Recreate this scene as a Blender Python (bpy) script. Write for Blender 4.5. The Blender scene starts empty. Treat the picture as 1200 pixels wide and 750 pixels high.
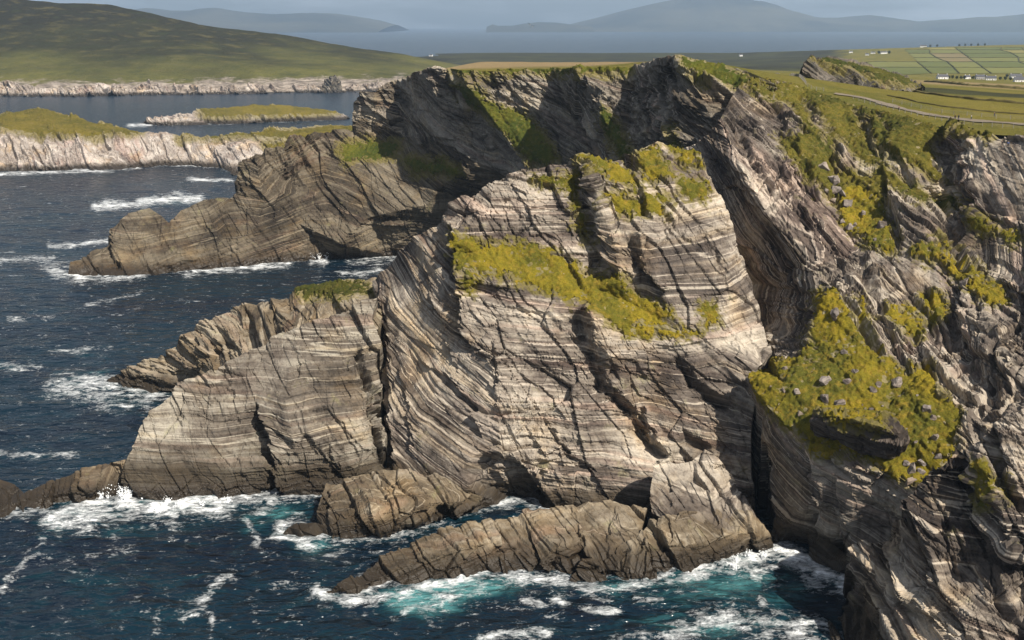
import bpy, bmesh, math, random
import numpy as np
from mathutils import Vector, Matrix
from mathutils.bvhtree import BVHTree
from mathutils.kdtree import KDTree
from mathutils.geometry import delaunay_2d_cdt

# ------------------------------------------------------------------ camera, sky, sun, exposure
SC = bpy.context.scene
COL = SC.collection
FPX = 1287.0            # focal length in photo pixels (photo 1200 x 750)
HORIZON = 28.0
CAMH = 130.0
PITCH = math.atan((375 - HORIZON) / FPX)
CP, SP = math.cos(PITCH), math.sin(PITCH)
cam_d = bpy.data.cameras.new('camera')
cam = bpy.data.objects.new('camera', cam_d)
COL.objects.link(cam)
cam.location = (0, 0, CAMH)
cam.rotation_euler = (math.pi / 2 - PITCH, 0, 0)
cam_d.sensor_width = 36
cam_d.lens = 36 * FPX / 1200
cam_d.clip_start = 1.0
cam_d.clip_end = 200000
SC.camera = cam

SUN_AZ = math.radians(137)       # measured from +Y (view direction) towards +X (right)
SUN_EL = math.radians(46)
SUN_DIR = Vector((math.sin(SUN_AZ) * math.cos(SUN_EL), math.cos(SUN_AZ) * math.cos(SUN_EL), math.sin(SUN_EL)))
world = bpy.data.worlds.new('World')
SC.world = world
world.use_nodes = True
wn, wl = world.node_tree.nodes, world.node_tree.links
wn.clear()
w_out = wn.new('ShaderNodeOutputWorld')
w_bg = wn.new('ShaderNodeBackground')
w_sky = wn.new('ShaderNodeTexSky')
w_sky.sky_type = 'NISHITA'
w_sky.sun_disc = False
w_sky.sun_elevation = SUN_EL
w_sky.sun_rotation = SUN_AZ
w_sky.altitude = 100
w_sky.dust_density = 1.5
w_bg.inputs['Strength'].default_value = 0.05
w_tc = wn.new('ShaderNodeTexCoord')
w_map = wn.new('ShaderNodeMapping')
w_map.inputs['Scale'].default_value = (1.3, 1.3, 9.0)
w_noise = wn.new('ShaderNodeTexNoise')
w_noise.inputs['Scale'].default_value = 3.2
w_noise.inputs['Detail'].default_value = 7
w_noise.inputs['Roughness'].default_value = 0.55
w_ramp = wn.new('ShaderNodeValToRGB')
w_ramp.color_ramp.elements[0].position = 0.45
w_ramp.color_ramp.elements[1].position = 0.68
w_mix = wn.new('ShaderNodeMix')
w_mix.data_type = 'RGBA'
w_mix.inputs['B'].default_value = (9.4, 9.6, 10.1, 1)
wl.new(w_tc.outputs['Generated'], w_map.inputs['Vector'])
wl.new(w_map.outputs['Vector'], w_noise.inputs['Vector'])
wl.new(w_noise.outputs['Fac'], w_ramp.inputs['Fac'])
wl.new(w_ramp.outputs['Color'], w_mix.inputs['Factor'])
wl.new(w_sky.outputs['Color'], w_mix.inputs['A'])
wl.new(w_mix.outputs['Result'], w_bg.inputs['Color'])
wl.new(w_bg.outputs['Background'], w_out.inputs['Surface'])

sun_d = bpy.data.lights.new('sun', 'SUN')
sun_d.energy = 5.0
sun_d.angle = math.radians(0.6)
sun_d.color = (1.0, 0.93, 0.82)
sun = bpy.data.objects.new('sun', sun_d)
COL.objects.link(sun)
sun.location = (300, -300, 600)
sun.rotation_euler = SUN_DIR.to_track_quat('Z', 'Y').to_euler()
SC.view_settings.view_transform = 'Standard'
SC.view_settings.look = 'None'
SC.view_settings.exposure = 0.55
SC.view_settings.gamma = 1.0
SC.view_settings.use_curve_mapping = False
SC.cycles.use_denoising = True
SC.cycles.volume_bounces = 1
SC.cycles.max_bounces = 6
SC.cycles.diffuse_bounces = 3

rng = np.random.default_rng(7)
random.seed(7)


# ------------------------------------------------------------------ pixel <-> world
def dz_of(v): return -SP + CP * (375 - v) / FPX
def W(u, v, t):
    """point at depth t (metres along the view axis) behind photo pixel u, v"""
    a = (375 - v) / FPX
    return (t * (u - 600) / FPX, t * (CP + SP * a), CAMH + t * (-SP + CP * a))
def Z(u, v, z):
    """depth at which the ray of pixel u, v meets height z"""
    return (u, v, (z - CAMH) / dz_of(v))
def ray(u, v):
    a = (375 - v) / FPX
    return Vector(((u - 600) / FPX, CP + SP * a, -SP + CP * a)).normalized()
def project(P):
    d = P[:, 1] * CP - (P[:, 2] - CAMH) * SP
    h = P[:, 1] * SP + (P[:, 2] - CAMH) * CP
    return 600 + FPX * P[:, 0] / d, 375 - FPX * h / d, d


# ------------------------------------------------------------------ numpy noise
def _hash(ix, iy, iz, seed=0):
    h = (ix.astype(np.uint32) * np.uint32(374761393) + iy.astype(np.uint32) * np.uint32(668265263)
         + iz.astype(np.uint32) * np.uint32(2147483647) + np.uint32(seed * 1274126177 & 0xffffffff))
    h = (h ^ (h >> np.uint32(13))) * np.uint32(1274126177)
    h = (h ^ (h >> np.uint32(16))) * np.uint32(2246822519)
    h = h ^ (h >> np.uint32(13))
    return (h & np.uint32(0xffffff)).astype(np.float32) / np.float32(0xffffff)
def hash1(i, seed=0):
    i = np.asarray(i).astype(np.int64)
    return _hash(i, i * 0 + 17, i * 0 + 5, seed)
def hash2(i, j, seed=0):
    i = np.asarray(i).astype(np.int64); j = np.asarray(j).astype(np.int64)
    return _hash(i, j, i * 0 + 9, seed)
def vnoise(P, seed=0):
    """smooth value noise, -1..1"""
    P = np.asarray(P, dtype=np.float64)
    f = np.floor(P); i = f.astype(np.int64); f = (P - f).astype(np.float32)
    w = f * f * f * (f * (f * 6 - 15) + 10)
    r = 0
    for a in (0, 1):
        wx = w[:, 0] if a else 1 - w[:, 0]
        for b in (0, 1):
            wy = w[:, 1] if b else 1 - w[:, 1]
            for c in (0, 1):
                wz = w[:, 2] if c else 1 - w[:, 2]
                r = r + wx * wy * wz * _hash(i[:, 0] + a, i[:, 1] + b, i[:, 2] + c, seed)
    return r * 2 - 1
def fbm(P, oct=4, seed=0, gain=0.5):
    r, a, s = 0, 1.0, 0
    P = np.asarray(P, dtype=np.float64)
    for k in range(oct):
        r = r + a * vnoise(P * 2.03 ** k + 13.7 * k, seed + k); s += a; a *= gain
    return r / s
def smooth(a, b, x):
    x = np.clip((x - a) / (b - a), 0, 1)
    return x * x * (3 - 2 * x)


# ------------------------------------------------------------------ polygon helpers in photo pixels
def in_poly(u, v, poly):
    r = np.zeros(len(u), bool); n = len(poly)
    for k in range(n):
        x0, y0 = poly[k]; x1, y1 = poly[(k + 1) % n]
        if y0 == y1: continue
        c = ((y0 > v) != (y1 > v)) & (u < (x1 - x0) * (v - y0) / (y1 - y0) + x0)
        r ^= c
    return r
def seg_dist(u, v, pts, closed=False):
    """distance, signed side (+ right of a line running down the picture), 0..1 run along it"""
    best = np.full(len(u), 1e9); side = np.zeros(len(u)); run = np.zeros(len(u))
    n = len(pts) if closed else len(pts) - 1
    L = [math.hypot(pts[(k + 1) % len(pts)][0] - pts[k][0], pts[(k + 1) % len(pts)][1] - pts[k][1]) for k in range(n)]
    tot = sum(L); acc = 0
    for k in range(n):
        x0, y0 = pts[k][:2]; x1, y1 = pts[(k + 1) % len(pts)][:2]
        dx, dy = x1 - x0, y1 - y0; l2 = dx * dx + dy * dy + 1e-9
        s = np.clip(((u - x0) * dx + (v - y0) * dy) / l2, 0, 1)
        d = np.hypot(u - x0 - s * dx, v - y0 - s * dy)
        m = d < best
        best[m] = d[m]
        side[m] = np.sign((u - x0) * dy - (v - y0) * dx)[m]
        run[m] = ((acc + s * L[k]) / tot)[m]
        acc += L[k]
    return best, side, run
def poly_sd(u, v, poly):
    """+ inside, - outside (pixels); far points get -99"""
    p = np.array(poly, float)
    m = (u > p[:, 0].min() - 14) & (u < p[:, 0].max() + 14) & (v > p[:, 1].min() - 14) & (v < p[:, 1].max() + 14)
    r = np.full(len(u), -99.0)
    if m.any():
        d, _, _ = seg_dist(u[m], v[m], poly, True)
        r[m] = np.where(in_poly(u[m], v[m], poly), d, -d)
    return r


# ------------------------------------------------------------------ mesh refinement
def refine(V, F, lim, maxit=14):
    """split every edge longer than lim(midpoint) until none is left"""
    V = np.asarray(V, float); F = np.asarray(F, np.int64)
    for _ in range(maxit):
        E = np.concatenate([F[:, [0, 1]], F[:, [1, 2]], F[:, [2, 0]]])
        key = np.sort(E, axis=1)
        kk = key[:, 0] * (len(V) + 1) + key[:, 1]
        uq, first, inv = np.unique(kk, return_index=True, return_inverse=True)
        ue = key[first]
        mid = (V[ue[:, 0]] + V[ue[:, 1]]) / 2
        ln = np.linalg.norm(V[ue[:, 0]] - V[ue[:, 1]], axis=1)
        sp = ln > lim(mid)
        if not sp.any(): break
        new = np.full(len(ue), -1, np.int64)
        new[sp] = len(V) + np.arange(sp.sum())
        V = np.concatenate([V, mid[sp]])
        n = len(F)
        m = new[inv].reshape(3, n).T                     # midpoints on ab, bc, ca
        has = m >= 0; cnt = has.sum(1)
        out = [F[cnt == 0]]
        g = cnt == 3
        a, b, c = F[g].T; x, y, z = m[g].T
        out += [np.stack(q, 1) for q in ((a, x, z), (x, b, y), (z, y, c), (x, y, z))]
        for r in range(3):
            P = np.roll(F, -r, axis=1); M = np.roll(m, -r, axis=1); H = np.roll(has, -r, axis=1)
            g = (cnt == 1) & H[:, 0]
            a, b, c = P[g].T; x = M[g, 0]
            out += [np.stack((a, x, c), 1), np.stack((x, b, c), 1)]
            g = (cnt == 2) & H[:, 0] & H[:, 1]
            a, b, c = P[g].T; x, y = M[g, 0], M[g, 1]
            d1 = np.linalg.norm(V[x] - V[c], axis=1) < np.linalg.norm(V[a] - V[y], axis=1)
            out += [np.stack((x, b, y), 1)]
            out += [np.stack((a, x, c), 1)[d1], np.stack((x, y, c), 1)[d1]]
            out += [np.stack((a, x, y), 1)[~d1], np.stack((a, y, c), 1)[~d1]]
        F = np.concatenate(out)
    return V, F
def vnormals(V, F):
    n = np.cross(V[F[:, 1]] - V[F[:, 0]], V[F[:, 2]] - V[F[:, 0]])
    N = np.zeros_like(V)
    for k in range(3):
        for c in range(3):
            N[:, c] += np.bincount(F[:, k], n[:, c], len(V))
    return N / (np.linalg.norm(N, axis=1)[:, None] + 1e-12)
def relax(A, F, it):
    """Laplacian blur of a per-vertex array over the mesh"""
    E = np.concatenate([F[:, [0, 1]], F[:, [1, 2]], F[:, [2, 0]]])
    n = len(A)
    cnt = np.bincount(E[:, 0], minlength=n) + np.bincount(E[:, 1], minlength=n) + 1.0
    A = np.array(A, float)
    for _ in range(it):
        S = A.copy()
        if A.ndim == 1:
            S += np.bincount(E[:, 0], A[E[:, 1]], n) + np.bincount(E[:, 1], A[E[:, 0]], n)
            A = S / cnt
        else:
            for c in range(A.shape[1]):
                S[:, c] += np.bincount(E[:, 0], A[E[:, 1], c], n) + np.bincount(E[:, 1], A[E[:, 0], c], n)
            A = S / cnt[:, None]
    return A
def mesh_obj(name, V, F, mat, attrs=None, smooth_shade=False, parent=None):
    me = bpy.data.meshes.new(name)
    V = np.asarray(V, np.float32); F = np.asarray(F, np.int32)
    me.vertices.add(len(V)); me.vertices.foreach_set('co', V.ravel())
    nl = F.shape[1]
    me.loops.add(F.size); me.loops.foreach_set('vertex_index', F.ravel())
    me.polygons.add(len(F)); me.polygons.foreach_set('loop_start', np.arange(0, F.size, nl, dtype=np.int32))
    me.polygons.foreach_set('use_smooth', np.full(len(F), smooth_shade))
    for k, a in (attrs or {}).items():
        at = me.attributes.new(k, 'FLOAT', 'POINT')
        at.data.foreach_set('value', np.asarray(a, np.float32))
    me.update(calc_edges=True)
    if mat: me.materials.append(mat)
    o = bpy.data.objects.new(name, me)
    COL.objects.link(o)
    if parent: o.parent = parent
    return o
def tag(o, label=None, cat=None, group=None, kind=None):
    if label: o['label'] = label
    if cat: o['category'] = cat
    if group: o['group'] = group
    if kind: o['kind'] = kind
    return o
def empty(name, loc=(0, 0, 0), rz=0):
    o = bpy.data.objects.new(name, None)
    o.empty_display_size = 0.3
    COL.objects.link(o)
    o.location = loc; o.rotation_euler = (0, 0, rz)
    return o


# ------------------------------------------------------------------ materials
class NT:
    """small node-tree builder"""
    def __init__(s, name):
        s.m = bpy.data.materials.new(name); s.m.use_nodes = True
        s.n = s.m.node_tree.nodes; s.l = s.m.node_tree.links
        s.n.clear()
        s.out = s.n.new('ShaderNodeOutputMaterial')
        s.bs = s.n.new('ShaderNodeBsdfPrincipled')
        s.l.new(s.bs.outputs[0], s.out.inputs['Surface'])
    def put(s, sock, val):
        if isinstance(val, bpy.types.NodeSocket): s.l.new(val, sock)
        elif isinstance(val, (tuple, list)) and len(val) == 3 and sock.type == 'RGBA': sock.default_value = (*val, 1)
        else: sock.default_value = val
    def attr(s, name):
        a = s.n.new('ShaderNodeAttribute'); a.attribute_name = name
        return a.outputs['Fac']
    def pos(s):
        return s.n.new('ShaderNodeNewGeometry').outputs['Position']
    def normal(s):
        return s.n.new('ShaderNodeNewGeometry').outputs['Normal']
    def objpos(s):
        return s.n.new('ShaderNodeTexCoord').outputs['Object']
    def math(s, op, a, b=0.0, c=0.0, clamp=False):
        x = s.n.new('ShaderNodeMath'); x.operation = op; x.use_clamp = clamp
        s.put(x.inputs[0], a); s.put(x.inputs[1], b); s.put(x.inputs[2], c)
        return x.outputs[0]
    def vec(s, a, b, c):
        x = s.n.new('ShaderNodeCombineXYZ')
        s.put(x.inputs[0], a); s.put(x.inputs[1], b); s.put(x.inputs[2], c)
        return x.outputs[0]
    def sep(s, v):
        x = s.n.new('ShaderNodeSeparateXYZ'); s.put(x.inputs[0], v)
        return x.outputs
    def scale(s, v, sc):
        x = s.n.new('ShaderNodeMapping'); s.put(x.inputs['Vector'], v)
        x.inputs['Scale'].default_value = sc if isinstance(sc, tuple) else (sc, sc, sc)
        return x.outputs[0]
    def noise(s, v, sc=1.0, det=4, rough=0.55, dist=0.0):
        x = s.n.new('ShaderNodeTexNoise'); s.put(x.inputs['Vector'], v)
        x.inputs['Scale'].default_value = sc; x.inputs['Detail'].default_value = det
        x.inputs['Roughness'].default_value = rough; x.inputs['Distortion'].default_value = dist
        return x.outputs['Fac']
    def voronoi(s, v, sc=1.0, feature='F1'):
        x = s.n.new('ShaderNodeTexVoronoi'); x.feature = feature; s.put(x.inputs['Vector'], v)
        x.inputs['Scale'].default_value = sc
        return x.outputs['Distance']
    def ramp(s, f, stops, interp='LINEAR'):
        x = s.n.new('ShaderNodeValToRGB'); s.put(x.inputs[0], f)
        cr = x.color_ramp; cr.interpolation = interp
        while len(cr.elements) < len(stops): cr.elements.new(0.5)
        for e, (p, c) in zip(cr.elements, stops):
            e.position = p
            e.color = (c, c, c, 1) if isinstance(c, (int, float)) else (*c, 1)
        return x.outputs[0]
    def maprange(s, f, a, b, c=0.0, d=1.0):
        x = s.n.new('ShaderNodeMapRange'); s.put(x.inputs[0], f)
        for k, q in enumerate((a, b, c, d)): s.put(x.inputs[k + 1], q)
        return x.outputs[0]
    def mix(s, f, a, b, mode='MIX'):
        x = s.n.new('ShaderNodeMix'); x.data_type = 'RGBA'; x.blend_type = mode
        s.put(x.inputs['Factor'], f); s.put(x.inputs['A'], a); s.put(x.inputs['B'], b)
        return x.outputs['Result']
    def bump(s, h, strength, dist, prev=None):
        x = s.n.new('ShaderNodeBump'); s.put(x.inputs['Height'], h)
        x.inputs['Strength'].default_value = strength; x.inputs['Distance'].default_value = dist
        if prev is not None: s.l.new(prev, x.inputs['Normal'])
        return x.outputs[0]
    def done(s, color, rough=0.9, nrm=None, spec=0.2):
        s.put(s.bs.inputs['Base Color'], color); s.put(s.bs.inputs['Roughness'], rough)
        s.put(s.bs.inputs['Specular IOR Level'], spec)
        if nrm is not None: s.l.new(nrm, s.bs.inputs['Normal'])
        return s.m

def rock_material(name, pale=(0.46, 0.405, 0.33), mid=(0.148, 0.122, 0.10), dark=(0.038, 0.031, 0.027),
                  ochre=(0.085, 0.058, 0.028), tide=9.0, band=1.0):
    t = NT(name)
    P = t.pos(); x, y, z = t.sep(P)
    s, j = t.attr('strata'), t.attr('joint')
    wob = t.noise(P, 0.25, 4)
    s2 = t.math('MULTIPLY_ADD', wob, 0.3, s)
    b1 = t.noise(t.vec(t.math('MULTIPLY', s2, 0.20), t.math('MULTIPLY', j, 0.010), 0.0), 1.0, 2)
    b2 = t.noise(t.vec(t.math('MULTIPLY', s2, 0.75), t.math('MULTIPLY', j, 0.02), 3.0), 1.0, 2, 0.6)
    b3 = t.noise(t.vec(t.math('MULTIPLY', s2, 2.3), t.math('MULTIPLY', j, 0.05), t.math('MULTIPLY', y, 0.05)), 1.0, 3, 0.65)
    patch = t.noise(P, 0.04, 5, 0.6)
    blot = t.noise(P, 0.45, 5, 0.65)
    b0 = t.noise(t.vec(t.math('MULTIPLY', s2, 0.075), t.math('MULTIPLY', j, 0.006), 21.0), 1.0, 1)
    f = t.math('MULTIPLY_ADD', b0, 1.0, -0.5)
    f = t.math('MULTIPLY_ADD', b1, 0.85 * band, f)
    f = t.math('MULTIPLY_ADD', b2, 0.85 * band, f)
    f = t.math('MULTIPLY_ADD', b3, 0.60 * band, f)
    f = t.math('MULTIPLY_ADD', patch, 1.55, f)
    f = t.math('MULTIPLY_ADD', blot, 0.60, f)
    ctr = 0.5 * (2.30 * band + 2.15) + 0.07
    f = t.maprange(f, ctr - 0.46, ctr + 0.46)
    col = t.ramp(f, [(0.0, dark), (0.34, mid), (0.56, tuple((a + b) / 2 for a, b in zip(mid, pale))), (0.80, pale), (1.0, tuple(min(1, c * 1.25) for c in pale))])
    vein = t.math('ABSOLUTE', t.math('SUBTRACT', t.noise(t.vec(t.math('MULTIPLY', s2, 0.42), t.math('MULTIPLY', j, 0.012), 11.0), 1.0, 2), 0.5))
    col = t.mix(t.maprange(vein, 0.016, 0.006, 0, 0.6 * min(1, band)), col, tuple(min(1, c * 1.35) for c in pale))
    # warm and grey-violet beds, yellow-green lichen, rain streaks
    hue = t.noise(t.vec(t.math('MULTIPLY', s2, 0.5), t.math('MULTIPLY', j, 0.02), 7.0), 1.0, 2)
    col = t.mix(t.maprange(hue, 0.55, 0.68, 0, 0.55), col, t.mix(1.0, col, (1.0, 0.80, 0.76), 'MULTIPLY'))
    col = t.mix(t.maprange(hue, 0.45, 0.32, 0, 0.5), col, t.mix(1.0, col, (1.08, 0.95, 0.74), 'MULTIPLY'))
    stain = t.noise(t.scale(P, (0.05, 0.05, 0.028)), 1.0, 5, 0.62)
    col = t.mix(t.maprange(stain, 0.53, 0.66, 0, 0.55), col, t.mix(1.0, col, (1.12, 0.93, 0.66), 'MULTIPLY'))
    col = t.mix(t.maprange(stain, 0.46, 0.34, 0, 0.75), col, t.mix(1.0, col, (0.60, 0.57, 0.58), 'MULTIPLY'))
    lich = t.noise(P, 0.16, 6, 0.7)
    col = t.mix(t.maprange(lich, 0.60, 0.72, 0, 0.45), col, (0.23, 0.22, 0.09))
    streak = t.noise(t.vec(t.math('MULTIPLY', x, 0.9), t.math('MULTIPLY', y, 0.9), t.math('MULTIPLY', z, 0.06)), 1.0, 4, 0.6)
    col = t.mix(t.maprange(streak, 0.52, 0.68, 0, 0.6), col, t.mix(1.0, col, (0.45, 0.42, 0.40), 'MULTIPLY'))
    speck = t.noise(P, 2.2, 3, 0.7)
    col = t.mix(t.maprange(speck, 0.3, 0.7, 0.0, 0.5), col, t.mix(1.0, col, (0.62, 0.60, 0.58), 'MULTIPLY'))
    mo = t.maprange(t.math('ADD', t.attr('moss'), t.math('MULTIPLY', t.math('SUBTRACT', t.noise(P, 0.9, 5, 0.7), 0.5), 1.6)), 0.45, 1.0, 0, 0.8)
    col = t.mix(mo, col, (0.15, 0.125, 0.03))
    # tidal zone: ochre weed, then black wet rock
    zz = t.math('MULTIPLY_ADD', t.noise(P, 0.12, 4), 9.0, t.math('SUBTRACT', z, 4.5))
    col = t.mix(t.maprange(zz, tide, tide * 0.45, 0, 0.86), col, t.mix(t.maprange(t.noise(P, 0.35, 5, 0.65), 0.35, 0.68), (0.026, 0.02, 0.013), ochre))
    zw = t.math('MULTIPLY_ADD', t.noise(P, 0.3, 4), 3.0, t.math('SUBTRACT', z, 1.5))
    wet = t.maprange(zw, 6.2, 2.0)
    col = t.mix(t.math('MULTIPLY', wet, 0.85), col, (0.028, 0.022, 0.016))
    h = t.math('MULTIPLY_ADD', b3, 0.35, t.math('MULTIPLY', t.noise(P, 1.3, 6, 0.7), 0.9))
    n = t.bump(h, 0.75, 0.40)
    return t.done(col, t.maprange(wet, 0, 1, 0.92, 0.35), n, 0.25)

def grass_material(name, a=(0.31, 0.235, 0.02), b=(0.13, 0.125, 0.02), c=(0.37, 0.245, 0.04), sc=1.0):
    t = NT(name)
    P = t.pos()
    n1 = t.noise(P, 0.06 * sc, 5, 0.6); n2 = t.noise(P, 0.5 * sc, 5, 0.65); n3 = t.noise(P, 2.6 * sc, 4, 0.7)
    col = t.mix(t.maprange(n1, 0.40, 0.62), a, b)
    col = t.mix(t.maprange(n2, 0.50, 0.70, 0, 0.8), col, c)
    col = t.mix(t.maprange(n2, 0.46, 0.30, 0, 0.7), col, b)
    col = t.mix(t.maprange(n3, 0.35, 0.65, 0.0, 0.75), col, t.mix(1.0, col, (0.50, 0.52, 0.45), 'MULTIPLY'))
    n = t.bump(t.math('ADD', n3, t.math('MULTIPLY', n2, 1.4)), 1.0, 0.6 / sc)
    return t.done(col, 0.95, n, 0.1)

def plain(name, color, rough=0.8, var=0.25, sc=3.0, spec=0.2):
    t = NT(name)
    n = t.noise(t.objpos(), sc, 4, 0.6)
    col = t.mix(t.maprange(n, 0.3, 0.7, 0, 1), color, tuple(c * (1 - var) for c in color))
    return t.done(col, rough, None, spec)

ROCK = rock_material('rock_banded')
ROCK_LOW = rock_material('rock_promontory', pale=(0.38, 0.345, 0.28), mid=(0.15, 0.126, 0.10), dark=(0.05, 0.042, 0.034), ochre=(0.05, 0.036, 0.02), tide=16.0)
ROCK_DARK = rock_material('rock_back_wall', pale=(0.34, 0.305, 0.25), mid=(0.14, 0.12, 0.095), dark=(0.045, 0.038, 0.03), tide=8.0)
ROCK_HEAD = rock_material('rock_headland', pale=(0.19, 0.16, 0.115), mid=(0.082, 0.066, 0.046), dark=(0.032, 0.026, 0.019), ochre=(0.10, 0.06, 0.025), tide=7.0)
ROCK_SEA = rock_material('rock_tidal', pale=(0.36, 0.31, 0.235), mid=(0.16, 0.125, 0.082), dark=(0.055, 0.042, 0.03), ochre=(0.078, 0.052, 0.025), tide=7.5, band=0.8)
ROCK_REEF = rock_material('rock_reef', pale=(0.22, 0.18, 0.125), mid=(0.12, 0.09, 0.06), dark=(0.055, 0.042, 0.03), ochre=(0.062, 0.043, 0.022), tide=7.5)
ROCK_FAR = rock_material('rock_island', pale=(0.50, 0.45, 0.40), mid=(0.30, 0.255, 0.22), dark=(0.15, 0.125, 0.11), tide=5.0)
BOULDER = rock_material('rock_boulder', pale=(0.30, 0.26, 0.23), mid=(0.17, 0.145, 0.128), dark=(0.085, 0.072, 0.064), tide=0.01)
ROCK_BLACK = rock_material('rock_outcrop_dark', pale=(0.19, 0.17, 0.14), mid=(0.08, 0.073, 0.06), dark=(0.032, 0.029, 0.024), tide=0.01)
BOULDER_DARK = rock_material('rock_boulder_dark', pale=(0.12, 0.098, 0.082), mid=(0.062, 0.05, 0.042), dark=(0.03, 0.025, 0.022), tide=0.01)
GRASS = grass_material('cliff_grass')
GRASS_OLIVE = grass_material('slope_turf', (0.165, 0.14, 0.024), (0.085, 0.088, 0.018), (0.23, 0.165, 0.04))
GRASS_DARK = grass_material('dark_grass', (0.10, 0.095, 0.018), (0.05, 0.062, 0.014), (0.14, 0.11, 0.03))


# ------------------------------------------------------------------ rock masses
KDIP = 0.6
def strata_of(P, k=KDIP):
    w = 0.9 * vnoise(P / 70.0, 3) + 0.15 * vnoise(P / 16.0, 4)
    return (P[:, 2] - k * P[:, 1]) / math.sqrt(1 + k * k) + w
def joint_of(P, jv=(0.82, 0.30, 0.42)):
    return jv[0] * P[:, 0] + jv[1] * P[:, 1] + jv[2] * P[:, 2] + 2.2 * vnoise(P / 25.0, 8)

def steps(x, T, seed, edge=0.12, notch=0.0):
    """random level for each bed of thickness T, joined by steep risers"""
    q = x / T; i = np.floor(q); f = q - i
    a = hash1(i, seed); b = hash1(i + 1, seed)
    w = smooth(1 - edge, 1, f)
    r = (a * (1 - w) + b * w) * 2 - 1
    if notch: r = r - notch * (hash1(i, seed + 7) > 0.5) * (1 - smooth(0, 0.16, f))
    return r
def blocks(s, j, Ts, Tj, seed, edge=0.08):
    """random level for each joint-bounded block"""
    i = np.floor(s / Ts + 0.35 * vnoise(np.stack([j / Tj * 0.4, s * 0, s * 0], 1), seed))
    q = j / (Tj * (0.6 + 0.9 * hash1(i, seed + 1))) + 7.3 * hash1(i, seed + 2)
    c = np.floor(q); f = q - c
    a = hash2(i, c, seed); b = hash2(i, c + 1, seed)
    w = smooth(1 - edge, 1, f)
    return (a * (1 - w) + b * w) * 2 - 1
def saw(j, T, seed):
    """slabs: each juts out at its left edge and falls back to the right"""
    q = j / T + 0.25 * np.sin(j / T * 1.7); c = np.floor(q); f = q - c
    return (0.4 + 0.9 * hash1(c, seed)) * (1 - f) * smooth(0, 0.06, f)

def facets(a, b, seed, lean=0.0, crack=0.0, cw=0.07):
    """planar chips: every cell of a jittered grid is a tilted plane of its own (a, b in cell units)"""
    ia, ib = np.floor(a), np.floor(b)
    best = np.full(len(a), 1e9); sec = np.full(len(a), 1e9); val = np.zeros(len(a))
    for da in (-1, 0, 1):
        for db in (-1, 0, 1):
            ca, cb = ia + da, ib + db
            pa = ca + 0.15 + 0.7 * hash2(ca, cb, seed); pb = cb + 0.15 + 0.7 * hash2(ca, cb, seed + 1)
            xa, xb = a - pa, b - pb
            d = xa * xa + xb * xb
            m = d < best
            h = (hash2(ca, cb, seed + 2) * 2 - 1) + xa * ((hash2(ca, cb, seed + 3) * 2 - 1) * 1.3 - lean) + xb * (hash2(ca, cb, seed + 4) * 2 - 1) * 1.3
            sec = np.where(m, best, np.minimum(sec, d))
            best[m] = d[m]; val[m] = h[m]
    edge = np.sqrt(sec) - np.sqrt(best)
    return val - crack * (1 - smooth(0, cw, edge)) if crack else val

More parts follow.
